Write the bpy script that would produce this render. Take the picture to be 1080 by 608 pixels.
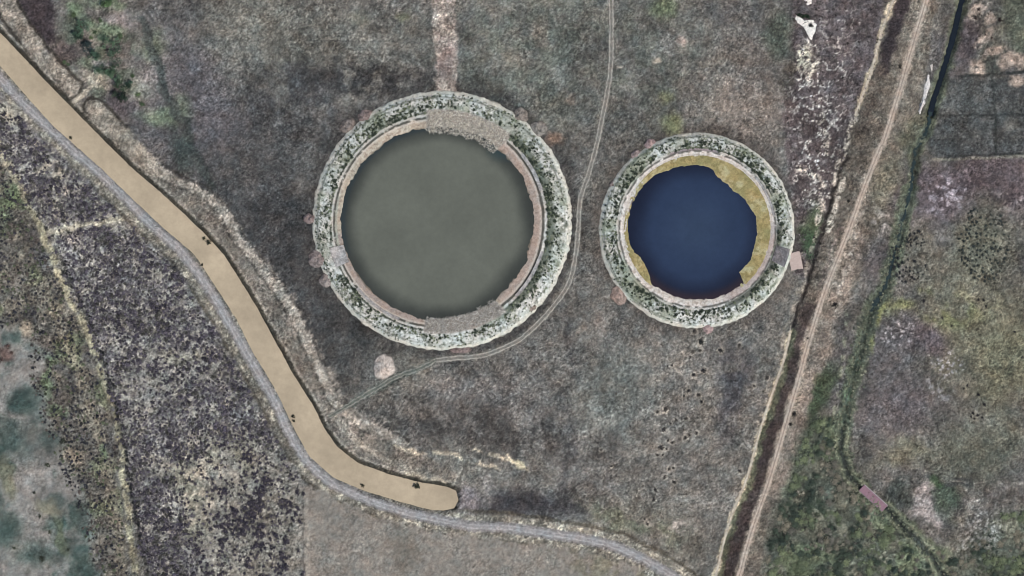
import bpy, math, random
import numpy as np

# ------------------------------------------------------------------ clear
for o in list(bpy.data.objects):
    bpy.data.objects.remove(o, do_unlink=True)
scene = bpy.context.scene
col = scene.collection

S = 0.4                                   # metres per map unit
def W(px, py):                            # map units -> metres
    return (px - 540.0) * S, (304.0 - py) * S

# ------------------------------------------------------------------ camera
CAM_H = 800.0
cam = bpy.data.cameras.new('camera')
cam.sensor_fit = 'HORIZONTAL'
cam.angle = 2 * math.atan(540 * S / CAM_H)
cam.clip_start = 1.0
cam.clip_end = 9000.0
camo = bpy.data.objects.new('camera', cam)
camo.location = (0, 0, CAM_H)
camo.rotation_euler = (0, 0, 0)
col.objects.link(camo)
scene.camera = camo

# ------------------------------------------------------------------ sky, sun, exposure
SUN_EL = math.radians(55)
SUN_AZ = math.radians(128)                # clockwise from +Y (up in the picture)
world = bpy.data.worlds.new('World')
scene.world = world
world.use_nodes = True
wn = world.node_tree.nodes; wl = world.node_tree.links
wn.clear()
sky = wn.new('ShaderNodeTexSky'); sky.sky_type = 'NISHITA'
sky.sun_disc = False; sky.sun_elevation = SUN_EL; sky.sun_rotation = SUN_AZ
bg = wn.new('ShaderNodeBackground'); bg.inputs['Strength'].default_value = 0.10
wo = wn.new('ShaderNodeOutputWorld')
wl.new(sky.outputs[0], bg.inputs[0]); wl.new(bg.outputs[0], wo.inputs[0])

sun = bpy.data.lights.new('sun', 'SUN')
sun.energy = 3.6; sun.angle = math.radians(0.6); sun.color = (1.0, 0.97, 0.93)
suno = bpy.data.objects.new('sun', sun)
suno.rotation_euler = (math.pi / 2 - SUN_EL, 0, math.pi - SUN_AZ)
suno.location = (120, -100, 160)
col.objects.link(suno)

vs = scene.view_settings
vs.view_transform = 'Standard'; vs.look = 'None'; vs.gamma = 1.0
vs.exposure = 0.08; vs.use_curve_mapping = False

scene.render.filter_size = 1.0
try:
    scene.cycles.filter_width = 1.0
except Exception:
    pass
# ------------------------------------------------------------------ helpers
rng = np.random.default_rng(7)
random.seed(7)
K = 1.0                                   # albedo per display-linear value
def lin(c):
    c = np.asarray(c, float) / 255.0
    return np.where(c <= 0.04045, c / 12.92, ((c + 0.055) / 1.055) ** 2.4)
def alb(c, f=1.0):
    return np.clip(lin(c) * K * f, 0, 0.9)

_TAB = np.random.default_rng(11).random((16, 256, 256)).astype(np.float32)
def vnoise(x, y, seed):
    t = _TAB[seed % 16]
    xi = np.floor(x).astype(np.int64); yi = np.floor(y).astype(np.int64)
    fx = (x - xi); fy = (y - yi)
    fx = fx * fx * (3 - 2 * fx); fy = fy * fy * (3 - 2 * fy)
    a = xi & 255; b = (xi + 1) & 255; c = yi & 255; d = (yi + 1) & 255
    return (t[c, a] * (1 - fx) + t[c, b] * fx) * (1 - fy) + (t[d, a] * (1 - fx) + t[d, b] * fx) * fy
def fbm(x, y, scale, seed, octv=4, gain=0.5):
    """about -1..1, feature size `scale` in map units"""
    r = 0; amp = 1.0; tot = 0; u = x / scale + seed * 17.3; v = y / scale + seed * 9.1
    for k in range(octv):
        r = r + amp * (vnoise(u, v, seed + k) * 2 - 1); tot += amp
        amp *= gain
        u, v = u * 1.62 - v * 1.21 + 5.2, u * 1.21 + v * 1.62 + 1.3
    return r / tot * 1.6
def sstep(a, b, x):
    t = np.clip((x - a) / (b - a), 0, 1)
    return t * t * (3 - 2 * t)

def pl_dist(pts, x, y, margin=40):
    """distance of points to a polyline (large outside its box)"""
    pts = np.asarray(pts, float)
    out = np.full(x.shape, 1e4)
    m = (x > pts[:, 0].min() - margin) & (x < pts[:, 0].max() + margin) & (y > pts[:, 1].min() - margin) & (y < pts[:, 1].max() + margin)
    if not m.any(): return out
    xx = x[m]; yy = y[m]; d2 = np.full(xx.shape, 1e9)
    for (ax, ay), (bx, by) in zip(pts[:-1], pts[1:]):
        ux, uy = bx - ax, by - ay; L = ux * ux + uy * uy + 1e-9
        t = np.clip(((xx - ax) * ux + (yy - ay) * uy) / L, 0, 1)
        d2 = np.minimum(d2, (xx - ax - t * ux) ** 2 + (yy - ay - t * uy) ** 2)
    out[m] = np.sqrt(d2)
    return out
def pg_sdf(pts, x, y, margin=40):
    pts = np.asarray(pts, float)
    d = pl_dist(np.vstack([pts, pts[:1]]), x, y, margin)
    ins = np.zeros(x.shape, bool)
    m = d < 9999
    xx = x[m]; yy = y[m]; s = np.zeros(xx.shape, bool)
    n = len(pts)
    for i in range(n):
        ax, ay = pts[i]; bx, by = pts[(i + 1) % n]
        if ay == by: continue
        c = ((ay > yy) != (by > yy)) & (xx < (bx - ax) * (yy - ay) / (by - ay) + ax)
        s ^= c
    ins[m] = s
    return np.where(ins, -d, d)

def catmull(pts, step=1.0):
    pts = np.asarray(pts, float)
    P = np.vstack([2 * pts[0] - pts[1], pts, 2 * pts[-1] - pts[-2]])
    out = []
    for i in range(1, len(P) - 2):
        p0, p1, p2, p3 = P[i - 1], P[i], P[i + 1], P[i + 2]
        n = max(2, int(np.linalg.norm(p2 - p1) / step))
        for k in range(n):
            t = k / n
            out.append(0.5 * ((2 * p1) + (-p0 + p2) * t + (2 * p0 - 5 * p1 + 4 * p2 - p3) * t * t + (-p0 + 3 * p1 - 3 * p2 + p3) * t ** 3))
    out.append(pts[-1])
    return np.array(out)

def link_obj(name, me, mat=None, parent=None):
    o = bpy.data.objects.new(name, me)
    if mat is not None and me is not None and not me.materials: me.materials.append(mat)
    col.objects.link(o)
    if parent is not None: o.parent = parent
    return o
def raw_mesh(name, V, F, C=None, smooth=True):
    """V (n,3); F (m,3) or (m,4) int array; C (n,3) linear colours"""
    V = np.asarray(V, np.float32); F = np.asarray(F, np.int32); k = F.shape[1]
    me = bpy.data.meshes.new(name)
    me.vertices.add(len(V)); me.vertices.foreach_set('co', V.ravel())
    me.loops.add(F.size); me.loops.foreach_set('vertex_index', F.ravel())
    me.polygons.add(len(F))
    me.polygons.foreach_set('loop_start', np.arange(0, F.size, k, dtype=np.int32))
    me.polygons.foreach_set('loop_total', np.full(len(F), k, np.int32))
    if smooth: me.polygons.foreach_set('use_smooth', np.ones(len(F), bool))
    me.update(calc_edges=True)
    if C is not None:
        a = me.color_attributes.new('tint', 'FLOAT_COLOR', 'POINT')
        C4 = np.ones((len(V), 4), np.float32); C4[:, :3] = C
        a.data.foreach_set('color', C4.ravel())
    me.validate()
    return me
def grid_faces(nu, nv, wrap=False):
    i = np.arange(nu - (0 if wrap else 1)); j = np.arange(nv - 1)
    I, J = np.meshgrid(i, j, indexing='ij'); I2 = (I + 1) % nu
    return np.stack([I * nv + J, I2 * nv + J, I2 * nv + J + 1, I * nv + J + 1], -1).reshape(-1, 4)
def tag(o, label=None, cat=None, group=None, kind=None):
    if label: o['label'] = label
    if cat: o['category'] = cat
    if group: o['group'] = group
    if kind: o['kind'] = kind
    return o
def empty(name, loc=(0, 0, 0)):
    e = bpy.data.objects.new(name, None); e.location = loc; e.empty_display_size = 1
    col.objects.link(e); return e

# ------------------------------------------------------------------ materials
def new_mat(name):
    m = bpy.data.materials.new(name); m.use_nodes = True
    nt = m.node_tree; nt.nodes.clear()
    out = nt.nodes.new('ShaderNodeOutputMaterial'); b = nt.nodes.new('ShaderNodeBsdfPrincipled')
    nt.links.new(b.outputs[0], out.inputs[0])
    b.inputs['Specular IOR Level'].default_value = 0.15
    b.inputs['Roughness'].default_value = 0.92
    return m, nt, b
def mixn(nt, mode, a, b, fac):
    n = nt.nodes.new('ShaderNodeMix'); n.data_type = 'RGBA'; n.blend_type = mode; n.clamp_result = False
    for sock, v in ((n.inputs[0], fac), (n.inputs[6], a), (n.inputs[7], b)):
        if hasattr(v, 'is_linked') or hasattr(v, 'links'): nt.links.new(v, sock)
        elif isinstance(v, (int, float)): sock.default_value = v
        else: sock.default_value = (*v, 1)
    return n.outputs[2]
def noise_ramp(nt, scale, lo, hi, detail=5, rough=0.6, p0=0.32, p1=0.68, coord=None):
    n = nt.nodes.new('ShaderNodeTexNoise'); n.inputs['Scale'].default_value = scale
    n.inputs['Detail'].default_value = detail; n.inputs['Roughness'].default_value = rough
    if coord is not None: nt.links.new(coord, n.inputs['Vector'])
    r = nt.nodes.new('ShaderNodeValToRGB')
    r.color_ramp.elements[0].position = p0; r.color_ramp.elements[0].color = (*lo, 1)
    r.color_ramp.elements[1].position = p1; r.color_ramp.elements[1].color = (*hi, 1)
    nt.links.new(n.outputs[0], r.inputs[0])
    return r.outputs[0], n.outputs[0]

def earth_material(name, c1=0.35, c2=0.3, bump=0.6, grain=False):
    """colour attribute broken up by two sizes of grain"""
    m, nt, b = new_mat(name)
    at = nt.nodes.new('ShaderNodeAttribute'); at.attribute_name = 'tint'
    g = nt.nodes.new('ShaderNodeNewGeometry')
    a, _ = noise_ramp(nt, 0.9, (1 - c1, 1 - c1, 1 - c1 * 0.95), (1 + c1, 1 + c1, 1 + c1 * 0.95), 6, 0.7, coord=g.outputs['Position'])
    d, h = noise_ramp(nt, 3.1, (1 - c2, 1 - c2, 1 - c2), (1 + c2, 1 + c2, 1 + c2), 3, 0.6, coord=g.outputs['Position'])
    e, _ = noise_ramp(nt, 0.16, (0.93, 1.0, 1.03), (1.07, 1.0, 0.96), 4, 0.6, coord=g.outputs['Position'])
    gr = 1.0
    if grain:
        ga = nt.nodes.new('ShaderNodeAttribute'); ga.attribute_name = 'grain'; gr = ga.outputs['Fac']
    x = mixn(nt, 'MULTIPLY', at.outputs['Color'], a, gr)
    x = mixn(nt, 'MULTIPLY', x, d, gr)
    x = mixn(nt, 'MULTIPLY', x, e, 1.0)
    nt.links.new(x, b.inputs['Base Color'])
    bp = nt.nodes.new('ShaderNodeBump'); bp.inputs['Strength'].default_value = bump; bp.inputs['Distance'].default_value = 0.25
    nt.links.new(h, bp.inputs['Height']); nt.links.new(bp.outputs[0], b.inputs['Normal'])
    return m
M_ground = earth_material('soil_and_dry_grass', 0.58, 0.55, 1.0, True)
M_bank = earth_material('bank_earth', 0.22, 0.22, 0.6)
M_road = earth_material('road_gravel', 0.24, 0.24, 0.35)
M_crust = earth_material('salt_crust', 0.22, 0.22, 0.4)
M_track = earth_material('worn_track', 0.34, 0.3, 0.5)

def water_material(name, rough=0.08, mud=0.06):
    m, nt, b = new_mat(name)
    at = nt.nodes.new('ShaderNodeAttribute'); at.attribute_name = 'tint'
    g = nt.nodes.new('ShaderNodeNewGeometry')
    a, _ = noise_ramp(nt, 0.05, (1 - mud,) * 3, (1 + mud,) * 3, 5, 0.55, coord=g.outputs['Position'])
    f, _ = noise_ramp(nt, 0.45, (1 - mud * .6,) * 3, (1 + mud * .6,) * 3, 6, 0.7, coord=g.outputs['Position'])
    y = mixn(nt, 'MULTIPLY', at.outputs['Color'], a, 1.0)
    nt.links.new(mixn(nt, 'MULTIPLY', y, f, 1.0), b.inputs['Base Color'])
    b.inputs['Roughness'].default_value = rough; b.inputs['IOR'].default_value = 1.33
    b.inputs['Specular IOR Level'].default_value = 0.5
    n = nt.nodes.new('ShaderNodeTexNoise'); n.inputs['Scale'].default_value = 1.6; n.inputs['Detail'].default_value = 3
    nt.links.new(g.outputs['Position'], n.inputs['Vector'])
    bp = nt.nodes.new('ShaderNodeBump'); bp.inputs['Strength'].default_value = 0.10; bp.inputs['Distance'].default_value = 0.1
    nt.links.new(n.outputs[0], bp.inputs['Height']); nt.links.new(bp.outputs[0], b.inputs['Normal'])
    return m
M_water = water_material('still_water', 0.08, 0.085)
M_mud = water_material('muddy_water', 0.2, 0.15)

def leaf_material():
    m, nt, b = new_mat('foliage')
    at = nt.nodes.new('ShaderNodeAttribute'); at.attribute_name = 'tint'
    oi = nt.nodes.new('ShaderNodeObjectInfo')
    r = nt.nodes.new('ShaderNodeValToRGB')
    r.color_ramp.elements[0].color = (0.72, 0.74, 0.78, 1); r.color_ramp.elements[1].color = (1.25, 1.22, 1.12, 1)
    nt.links.new(oi.outputs['Random'], r.inputs[0])
    x = mixn(nt, 'MULTIPLY', at.outputs['Color'], r.outputs[0], 1.0)
    g = nt.nodes.new('ShaderNodeNewGeometry')
    a, _ = noise_ramp(nt, 2.0, (0.7, 0.7, 0.7), (1.3, 1.3, 1.3), 3, 0.6, coord=g.outputs['Position'])
    nt.links.new(mixn(nt, 'MULTIPLY', x, a, 1.0), b.inputs['Base Color'])
    b.inputs['Roughness'].default_value = 0.8
    return m
M_leaf = leaf_material()
def plain_material(name, c, var=0.12, rough=0.85, scale=1.5):
    m, nt, b = new_mat(name)
    g = nt.nodes.new('ShaderNodeNewGeometry')
    c = alb(c)
    a, h = noise_ramp(nt, scale, tuple(c * (1 - var)), tuple(c * (1 + var)), 5, 0.65, coord=g.outputs['Position'])
    nt.links.new(a, b.inputs['Base Color']); b.inputs['Roughness'].default_value = rough
    bp = nt.nodes.new('ShaderNodeBump'); bp.inputs['Strength'].default_value = 0.3; bp.inputs['Distance'].default_value = 0.08
    nt.links.new(h, bp.inputs['Height']); nt.links.new(bp.outputs[0], b.inputs['Normal'])
    return m
M_conc = plain_material('weathered_concrete', (152, 149, 147), 0.3, scale=2.2)
M_concdark = plain_material('dark_concrete', (112, 106, 106), 0.25, scale=2.5)
M_pink = plain_material('pinkish_slab', (132, 104, 112), 0.14)
M_bark = plain_material('bark', (80, 70, 60), 0.25, scale=4)

# ------------------------------------------------------------------ map of the place (map units)
CANAL = [(-40, -2), (0, 37), (25, 63), (50, 90), (72, 112), (110, 151), (140, 180), (175, 210), (212, 245), (235, 270), (256, 303),
         (270, 326), (285, 354), (307, 394), (330, 431), (342, 455), (355, 473), (377, 490), (410, 502), (445, 511), (471, 515), (480, 519),
         (482, 528), (478, 535.5), (468, 538), (455, 537), (420, 528), (382, 516), (352, 503), (327, 481), (313, 456), (292, 412), (268, 372), (250, 336),
         (227, 300), (205, 267), (175, 242), (140, 209), (107, 177), (79, 152), (58, 134), (32, 105), (0, 68), (-40, 30)]
ROAD = [(-45, 34), (0, 82), (25, 110), (65, 147), (75, 157), (107, 184), (135, 212), (162, 239), (190, 264), (215, 297), (226, 314), (242, 341), (265, 381),
        (290, 424), (305, 457), (325, 488), (352, 511), (390, 528), (425, 540), (460, 548), (495, 555), (537, 557), (577, 563), (622, 570), (652, 578), (680, 591), (705, 605), (745, 632)]
BERM1 = [(-30, -40), (2, -2), (14, 17), (33, 45), (55, 72), (68, 86), (75, 92)]
BERM2 = [(99, 114), (108, 123), (122, 138), (142, 158), (160, 173), (180, 191)]
PALE = [(128, 137), (142, 152), (160, 168), (176, 185), (200, 196), (216, 204), (236, 224), (252, 252), (266, 268), (280, 288), (295, 306), (315, 341), (335, 384), (352, 421), (372, 443), (400, 455), (425, 468)]
PATHL = [(-30, 105), (-8, 142), (8, 172), (25, 205), (40, 235), (54, 265), (68, 303), (87, 341), (100, 371), (112, 409), (122, 432), (128, 470), (131, 500), (133, 530), (138, 568), (144, 620)]
DITCHL = [(60, 268), (78, 305), (96, 345), (107, 376), (118, 410), (125, 440), (129, 460), (137, 518), (146, 560), (154, 600), (158, 625)]
WHEEL = [(644.5, -35), (644.5, 0), (645, 37), (644, 72), (640, 100), (632, 140), (629, 154), (621, 183), (612, 211), (610, 240), (607, 270), (599, 301), (577, 331), (555, 353), (540, 363), (510, 375), (482, 378), (460, 380)]
WHEEL2 = [(460, 380), (442, 389), (420, 397), (395, 411), (370, 426), (347, 440)]
SANDT = [(990, -40), (977, 0), (960, 57), (950, 92), (932, 150), (929, 155), (915, 189), (895, 244), (872, 302), (852, 364), (840, 409), (826, 457), (810, 511), (792, 563), (780, 606), (770, 640)]
PATHN = [(953, -40), (942, 0), (930, 32), (920, 72), (910, 100), (902, 122)]
PATHN2 = [(902, 122), (895, 140), (886, 168), (877, 196)]
PATHN3 = [(889, 190), (884, 206), (880, 222), (874, 243)]
PATHS = [(834, 350), (825, 385), (813, 420), (801, 456), (787, 506), (770, 548), (755, 606), (746, 640)]
DITCHM = [(894, 166), (880, 197), (867, 247), (852, 300), (847, 313), (830, 369), (817, 409), (809, 441), (803, 462)]
DITCHR = [(1026, -40), (1015, 0), (1005, 42), (995, 75), (985, 107), (981, 122)]
DITCHR2 = [(982, 118), (978, 137), (966, 160), (960, 202), (952, 234), (945, 264), (935, 300), (918, 329), (910, 359), (898, 404), (888, 454), (886, 476), (895, 501), (908, 514)]
DITCHR3 = [(934, 536), (950, 553), (970, 573), (985, 590), (1002, 620)]
STREAM = [(150, 20), (158, 45), (168, 72), (172, 95), (184, 116), (197, 132), (200, 152), (212, 175), (222, 195)]
BIG_C, BIG_R, BIGW_C, BIGW_R = (466.5, 233.0), 136.5, (461.5, 235.0), 101.0
SML_C, SML_R, SMLW_C, SMLW_R = (735.0, 243.5), 103.0, (735.5, 241.5), 75.0

CENTRE_BUSHES = [(708.7, 385.7, 1.7), (704, 386.5, 1.2), (739, 361, 3.0), (760, 370, 2.3), (742, 391, 2.4), (732, 396, 2.2), (731, 371, 1.6), (739, 370, 1.7), (732, 350, 2.2),
    (726, 413, 1.9), (737, 416.5, 2.3), (722, 418, 1.5), (740, 424, 1.7), (702, 432, 2.5), (693, 435, 1.7), (724, 441.5, 1.9), (713, 443, 1.5), (707.5, 447, 1.4), (701, 453.5, 2.3), (721, 453, 1.3),
    (780, 364, 2.0), (795.5, 407, 1.7), (805, 413, 1.4), (809, 399, 1.8), (735, 457, 1.8), (727.5, 459.5, 1.6), (723, 462, 2.0), (704.5, 465, 1.5), (709.5, 467, 1.8), (698, 473.5, 2.8), (703, 474, 1.4),
    (693, 480, 1.4), (699, 480, 1.4), (705.5, 495, 1.8), (710.5, 493.5, 1.6), (701, 503.5, 2.0), (711, 508.5, 1.9), (691, 517, 2.2), (690, 527, 1.9), (724, 521.5, 1.6), (780.5, 497, 1.9), (683, 553, 2.0), (680, 548, 1.4), (645, 492, 1.5), (634, 475, 1.5),
    (620, 385, 1.1), (650, 415, 1.2), (600, 408, 1.2), (560, 470, 1.3), (665, 450, 1.2), (752, 440, 1.3), (745, 480, 1.2), (728, 376, 1.3), (698, 364, 1.3), (749, 378, 1.1), (736, 441, 1.2)]

# ------------------------------------------------------------------ ground: one sheet, fine near, coarse far
STEP = 0.5
def axis(lim):
    core = np.arange(-lim, lim + 1e-6, STEP)
    far = []; d = 1.0; p = lim
    while p < 3500: p += d; far.append(p); d *= 1.5
    far = np.array(far)
    return np.concatenate([-far[::-1], core, far])
XS = axis(236.0); YS = axis(138.0)
GX, GY = np.meshgrid(XS, YS, indexing='ij')
shape = GX.shape
X = (GX / S + 540).ravel(); Y = (304 - GY / S).ravel()

n6 = fbm(X, Y, 6, 1, 4); n14 = fbm(X, Y, 14, 2, 4); n40 = fbm(X, Y, 40, 3, 4); n100 = fbm(X, Y, 100, 4, 4)
m6 = fbm(X, Y, 6, 5, 4); m14 = fbm(X, Y, 14, 6, 4); m40 = fbm(X, Y, 40, 7, 4); n3 = fbm(X, Y, 2.6, 8, 3, 0.7); m3 = fbm(X, Y, 3.4, 9, 3, 0.7)
WX = X + 2.2 * n6 + 2.2 * n14; WY = Y + 2.2 * m6 + 2.2 * m14         # ragged outlines
BX = X + 8 * n40 + 4 * n14; BY = Y + 8 * m40 + 4 * m14              # wandering outlines
def poly(pts, soft=3, big=False):
    x, y = (BX, BY) if big else (WX, WY)
    return 1 - sstep(-soft, soft, pg_sdf(pts, x, y))
def line(pts, w, soft=2, warp=1.0):
    return 1 - sstep(w - soft / 2, w + soft / 2, pl_dist(pts, X + warp * (WX - X), Y + warp * (WY - Y)))
def blob(cx, cy, rx, ry, soft=0.5, rot=0, big=True):
    x, y = (BX, BY) if big else (WX, WY)
    c, s = math.cos(math.radians(rot)), math.sin(math.radians(rot))
    u = ((x - cx) * c + (y - cy) * s) / rx; v = (-(x - cx) * s + (y - cy) * c) / ry
    return 1 - sstep(1 - soft, 1 + soft, np.sqrt(u * u + v * v))

C = np.empty((X.size, 3)); C[:] = (102, 99, 95)
def lay(mask, c):
    global C
    C = C + mask[:, None] * (np.asarray(c, float) - C)

d_canal = pg_sdf(CANAL, X + 0.35 * n6, Y + 0.35 * m6, 60)
d_road = pl_dist(ROAD, X, Y, 60)
d_pale = pl_dist(PALE, X, Y, 60)
d_big = np.hypot(X - BIG_C[0], Y - BIG_C[1]); d_sml = np.hypot(X - SML_C[0], Y - SML_C[1])
ne_side = sstep(-6, 6, d_road - (np.abs(d_canal) + 8))

# -- middle field
lay(sstep(-0.2, 0.5, n100), (112, 109, 103))
lay(0.6 * sstep(0.0, 0.7, m40), (86, 84, 84))
lay(0.9 * blob(250, 190, 95, 140, 0.6), (73, 72, 72))
lay(0.9 * blob(330, 360, 75, 60, 0.6), (69, 68, 67))
lay(0.8 * blob(305, 280, 40, 90, 0.6, -20), (65, 64, 64))
lay(0.7 * blob(195, 95, 70, 80, 0.6, 40), (90, 86, 88))
lay(0.7 * blob(270, 40, 70, 55, 0.6), (108, 107, 100))
lay(0.7 * blob(350, 45, 110, 38, 0.6), (106, 104, 98))
lay(0.95 * blob(390, 84, 95, 18, 0.6) * sstep(-0.6, 0.2, n14), (60, 59, 59))
lay(0.8 * blob(310, 110, 50, 40, 0.6) * sstep(-0.5, 0.3, m14), (66, 66, 67))
lay(0.7 * blob(560, 60, 70, 80, 0.6), (97, 98, 93))
lay(0.5 * blob(690, 60, 60, 70, 0.6), (100, 99, 94))
lay(0.75 * blob(785, 105, 50, 48, 0.6), (126, 115, 107))
lay(0.6 * blob(800, 60, 40, 34, 0.6), (104, 98, 94))
lay(0.7 * blob(612, 250, 18, 60, 0.6), (84, 81, 77))
lay(0.7 * blob(560, 420, 80, 50, 0.6), (108, 105, 102))
lay(0.7 * blob(700, 450, 100, 90, 0.6), (118, 113, 107))
lay(0.8 * blob(772, 415, 13, 48, 0.6, 10), (76, 74, 77))
lay(0.6 * blob(660, 420, 30, 40, 0.6), (102, 104, 102))
lay(0.8 * blob(600, 430, 7, 90, 0.7) * sstep(-0.6, 0.2, n14), (72, 71, 72))
lay(0.7 * blob(480, 430, 80, 30, 0.6), (112, 106, 102))
lay(0.95 * blob(545, 533, 72, 15, 0.6, 4), (60, 58, 60))
lay(0.85 * blob(525, 455, 150, 24, 0.7, 8) * sstep(-0.4, 0.4, n14), (70, 67, 65))
lay(0.6 * blob(690, 560, 60, 22, 0.6, 20), (104, 98, 88))
lay(0.7 * blob(668, 555, 50, 12, 0.6, 20) * sstep(-0.2, 0.5, n14), (92, 94, 80))
lay(0.8 * blob(710, 557, 10, 7, 0.4) * sstep(-0.4, 0.2, n6), (158, 146, 138))
lay(0.7 * blob(745, 400, 60, 60, 0.7) * sstep(0, 0.6, n14), (128, 121, 113))
lay(0.6 * blob(860, 330, 25, 60, 0.7, 15), (104, 96, 88))
# near the rings: darker halo on the ground
lay(0.75 * (1 - sstep(BIG_R + 2, BIG_R + 24, d_big + 8 * n40)), (60, 58, 57))
lay(0.6 * (1 - sstep(SML_R + 2, SML_R + 16, d_sml + 8 * n40)), (76, 70, 66))
lay(0.35 * blob(560, 55, 90, 75, 0.8) * sstep(-0.4, 0.4, m14), (92, 100, 90)); lay(0.3 * blob(690, 70, 60, 60, 0.8) * sstep(-0.3, 0.5, n14), (94, 101, 90)); lay(0.4 * blob(640, 410, 40, 40, 0.8), (98, 103, 98))
# small green, pink and pale marks
for (x, y, rx, ry, c, a) in [(700, 8, 14, 12, (104, 116, 84), 0.6), (710, 132, 10, 12, (112, 118, 78), 0.55), (705, 103, 7, 7, (124, 122, 84), 0.5), (718, 45, 6, 5, (160, 140, 130), 0.7), (694, 65, 3, 3, (165, 155, 142), 0.8),
        (570, 35, 9, 14, (120, 108, 98), 0.5), (560, 70, 12, 9, (118, 108, 98), 0.4), (427, 17, 7, 5, (132, 130, 104), 0.6), (603, 105, 5, 5, (122, 108, 98), 0.6), (633, 340, 6, 10, (140, 126, 118), 0.5), (615, 348, 4, 4, (146, 132, 120), 0.6),
        (654, 71, 4, 2, (170, 158, 145), 0.8), (650, 60, 3, 14, (146, 138, 128), 0.4), (586, 148, 9, 6, (128, 104, 90), 0.7), (520, 8, 30, 5, (138, 134, 126), 0.4), (540, 60, 10, 12, (124, 116, 106), 0.4), (352, 392, 5, 3, (150, 142, 134), 0.7),
        (430, 378, 14, 8, (106, 104, 98), 0.6), (485, 370, 14, 5, (116, 104, 96), 0.5), (380, 20, 10, 8, (112, 110, 96), 0.4), (770, 62, 30, 8, (130, 120, 110), 0.3), (745, 68, 8, 3, (146, 136, 124), 0.5)]:
    lay(a * blob(x, y, rx, ry, 0.6, big=False), c)
for bx, by, br in CENTRE_BUSHES:
    lay(0.75 * (1 - sstep(br * 1.25, br * 2.4, np.hypot(X - bx, Y - by))) if br > 1.35 else 0 * X, (146, 138, 128))
lay(0.45 * line(WHEEL, 4.2, 3, 0.5), (112, 108, 100)); lay(0.8 * line(WHEEL2, 3.6, 2.5, 0.5), (84, 90, 84))
lay(0.7 * blob(447, 388, 9, 6, 0.5, -25, False), (136, 128, 118))
# fine straight marks left by machinery
for a, b, y0 in ((60, 280, 41), (200, 300, 68), (290, 440, 42)):
    lay(0.35 * line([(a, y0), (b, y0 + 3)], 0.9, 1.2, 0.3), (72, 72, 70))
# -- upper left: damp green hollow
lay(0.75 * blob(100, 55, 55, 62, 0.6, 40), (112, 104, 98))
lay(0.8 * blob(112, 60, 34, 62, 0.5, -22) * sstep(-0.4, 0.4, n14), (84, 94, 80))
for (x, y, rx, ry) in ((113, 33, 15, 9), (84, 14, 9, 6), (165, 50, 12, 14), (152, 92, 12, 10), (192, 112, 9, 9), (115, 2, 14, 6), (175, 125, 20, 10)):
    lay(0.65 * blob(x, y, rx, ry, 0.7), (108, 126, 98))
lay(0.75 * blob(165, 85, 28, 34, 0.6, -20), (111, 105, 103))
lay(0.7 * blob(215, 95, 28, 55, 0.6, -30), (91, 88, 91))
lay(0.7 * blob(122, 15, 20, 9, 0.6, 30), (124, 116, 116))
lay(0.85 * line(STREAM, 4.5, 5), (66, 70, 68))
lay(0.7 * blob(196, 160, 10, 22, 0.6, -25), (66, 74, 70))
lay(0.95 * poly([(16, -30), (48, -30), (56, 10), (60, 40), (50, 48), (42, 40), (28, 20), (14, 0)], 5), (58, 51, 53))
lay(0.8 * blob(70, 62, 14, 9, 0.5, 40), (78, 68, 66))
lay(0.85 * blob(128, 112, 14, 12, 0.6, 40), (74, 66, 68))
lay(0.7 * blob(98, 88, 12, 10, 0.6, 30), (142, 134, 122))
lay(0.7 * blob(104, 66, 5, 4, 0.6), (146, 140, 140))
# -- pale strip coming down to the large ring
strip = poly([(455, -60), (479, -60), (481, 30), (483, 70), (481, 100), (460, 100), (461, 60), (456, 30)], 2)
lay(strip * 0.9, (150, 139, 131)); lay(strip * sstep(0.1, 0.6, m6), (184, 173, 162)); lay(strip * sstep(0.2, 0.6, n3) * 0.7, (104, 92, 88)); lay(0.6 * blob(472, 70, 7, 18, 0.5) * strip, (112, 96, 92))
# -- canal berm, north-east side
band = sstep(0, 3, d_canal) * (1 - sstep(-2, 3, pg_sdf([(72, 100)] + PALE + [(480, 500), (478, 520), (410, 508), (340, 456), (256, 305), (140, 181), (72, 113)], WX, WY)))
lay(0.95 * band, (118, 112, 104))
lay(0.7 * band * sstep(0, 0.7, n6), (82, 76, 72))
LEV2 = [(345, 425), (358, 445), (378, 466), (400, 482), (430, 495), (455, 503), (478, 508)]
lay(0.95 * line(PALE, 4.0, 3, 0.6) * (0.65 + 0.35 * sstep(-0.75, -0.1, n6)), (154, 146, 136)); lay(0.85 * line(LEV2, 3.0, 3, 0.7) * (0.5 + 0.5 * sstep(-0.75, -0.1, m6)), (150, 142, 131))
lay(0.7 * (1 - sstep(0.6, 1.6, np.abs(d_pale - 6.5 + n6))) * sstep(150, 180, X), (70, 66, 62))
lay(0.8 * line(PALE, 6.5, 5) * sstep(0.1, 0.45, m3), (174, 165, 155))
lay(0.6 * line(PALE[-8:], 12, 8) * sstep(0.0, 0.5, n6), (148, 137, 127))
lay(0.95 * line(BERM1, 9.5, 3), (130, 122, 113)); lay(0.7 * line(BERM1, 5, 6) * sstep(-0.4, 0.45, m6), (164, 154, 142))
b2 = line(BERM2, 9.5, 3) * (1 - sstep(135, 180, X)); lay(0.95 * b2, (128, 120, 110)); lay(0.75 * line(BERM2, 5, 6) * (1 - sstep(150, 190, X)) * sstep(-0.4, 0.45, m6), (170, 160, 147))
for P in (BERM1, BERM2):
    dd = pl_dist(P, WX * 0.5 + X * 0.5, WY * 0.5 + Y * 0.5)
    lay(0.85 * (1 - sstep(1.0, 2.2, np.abs(dd - 11))) * (1 - sstep(120, 150, X)), (56, 52, 47))
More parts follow.
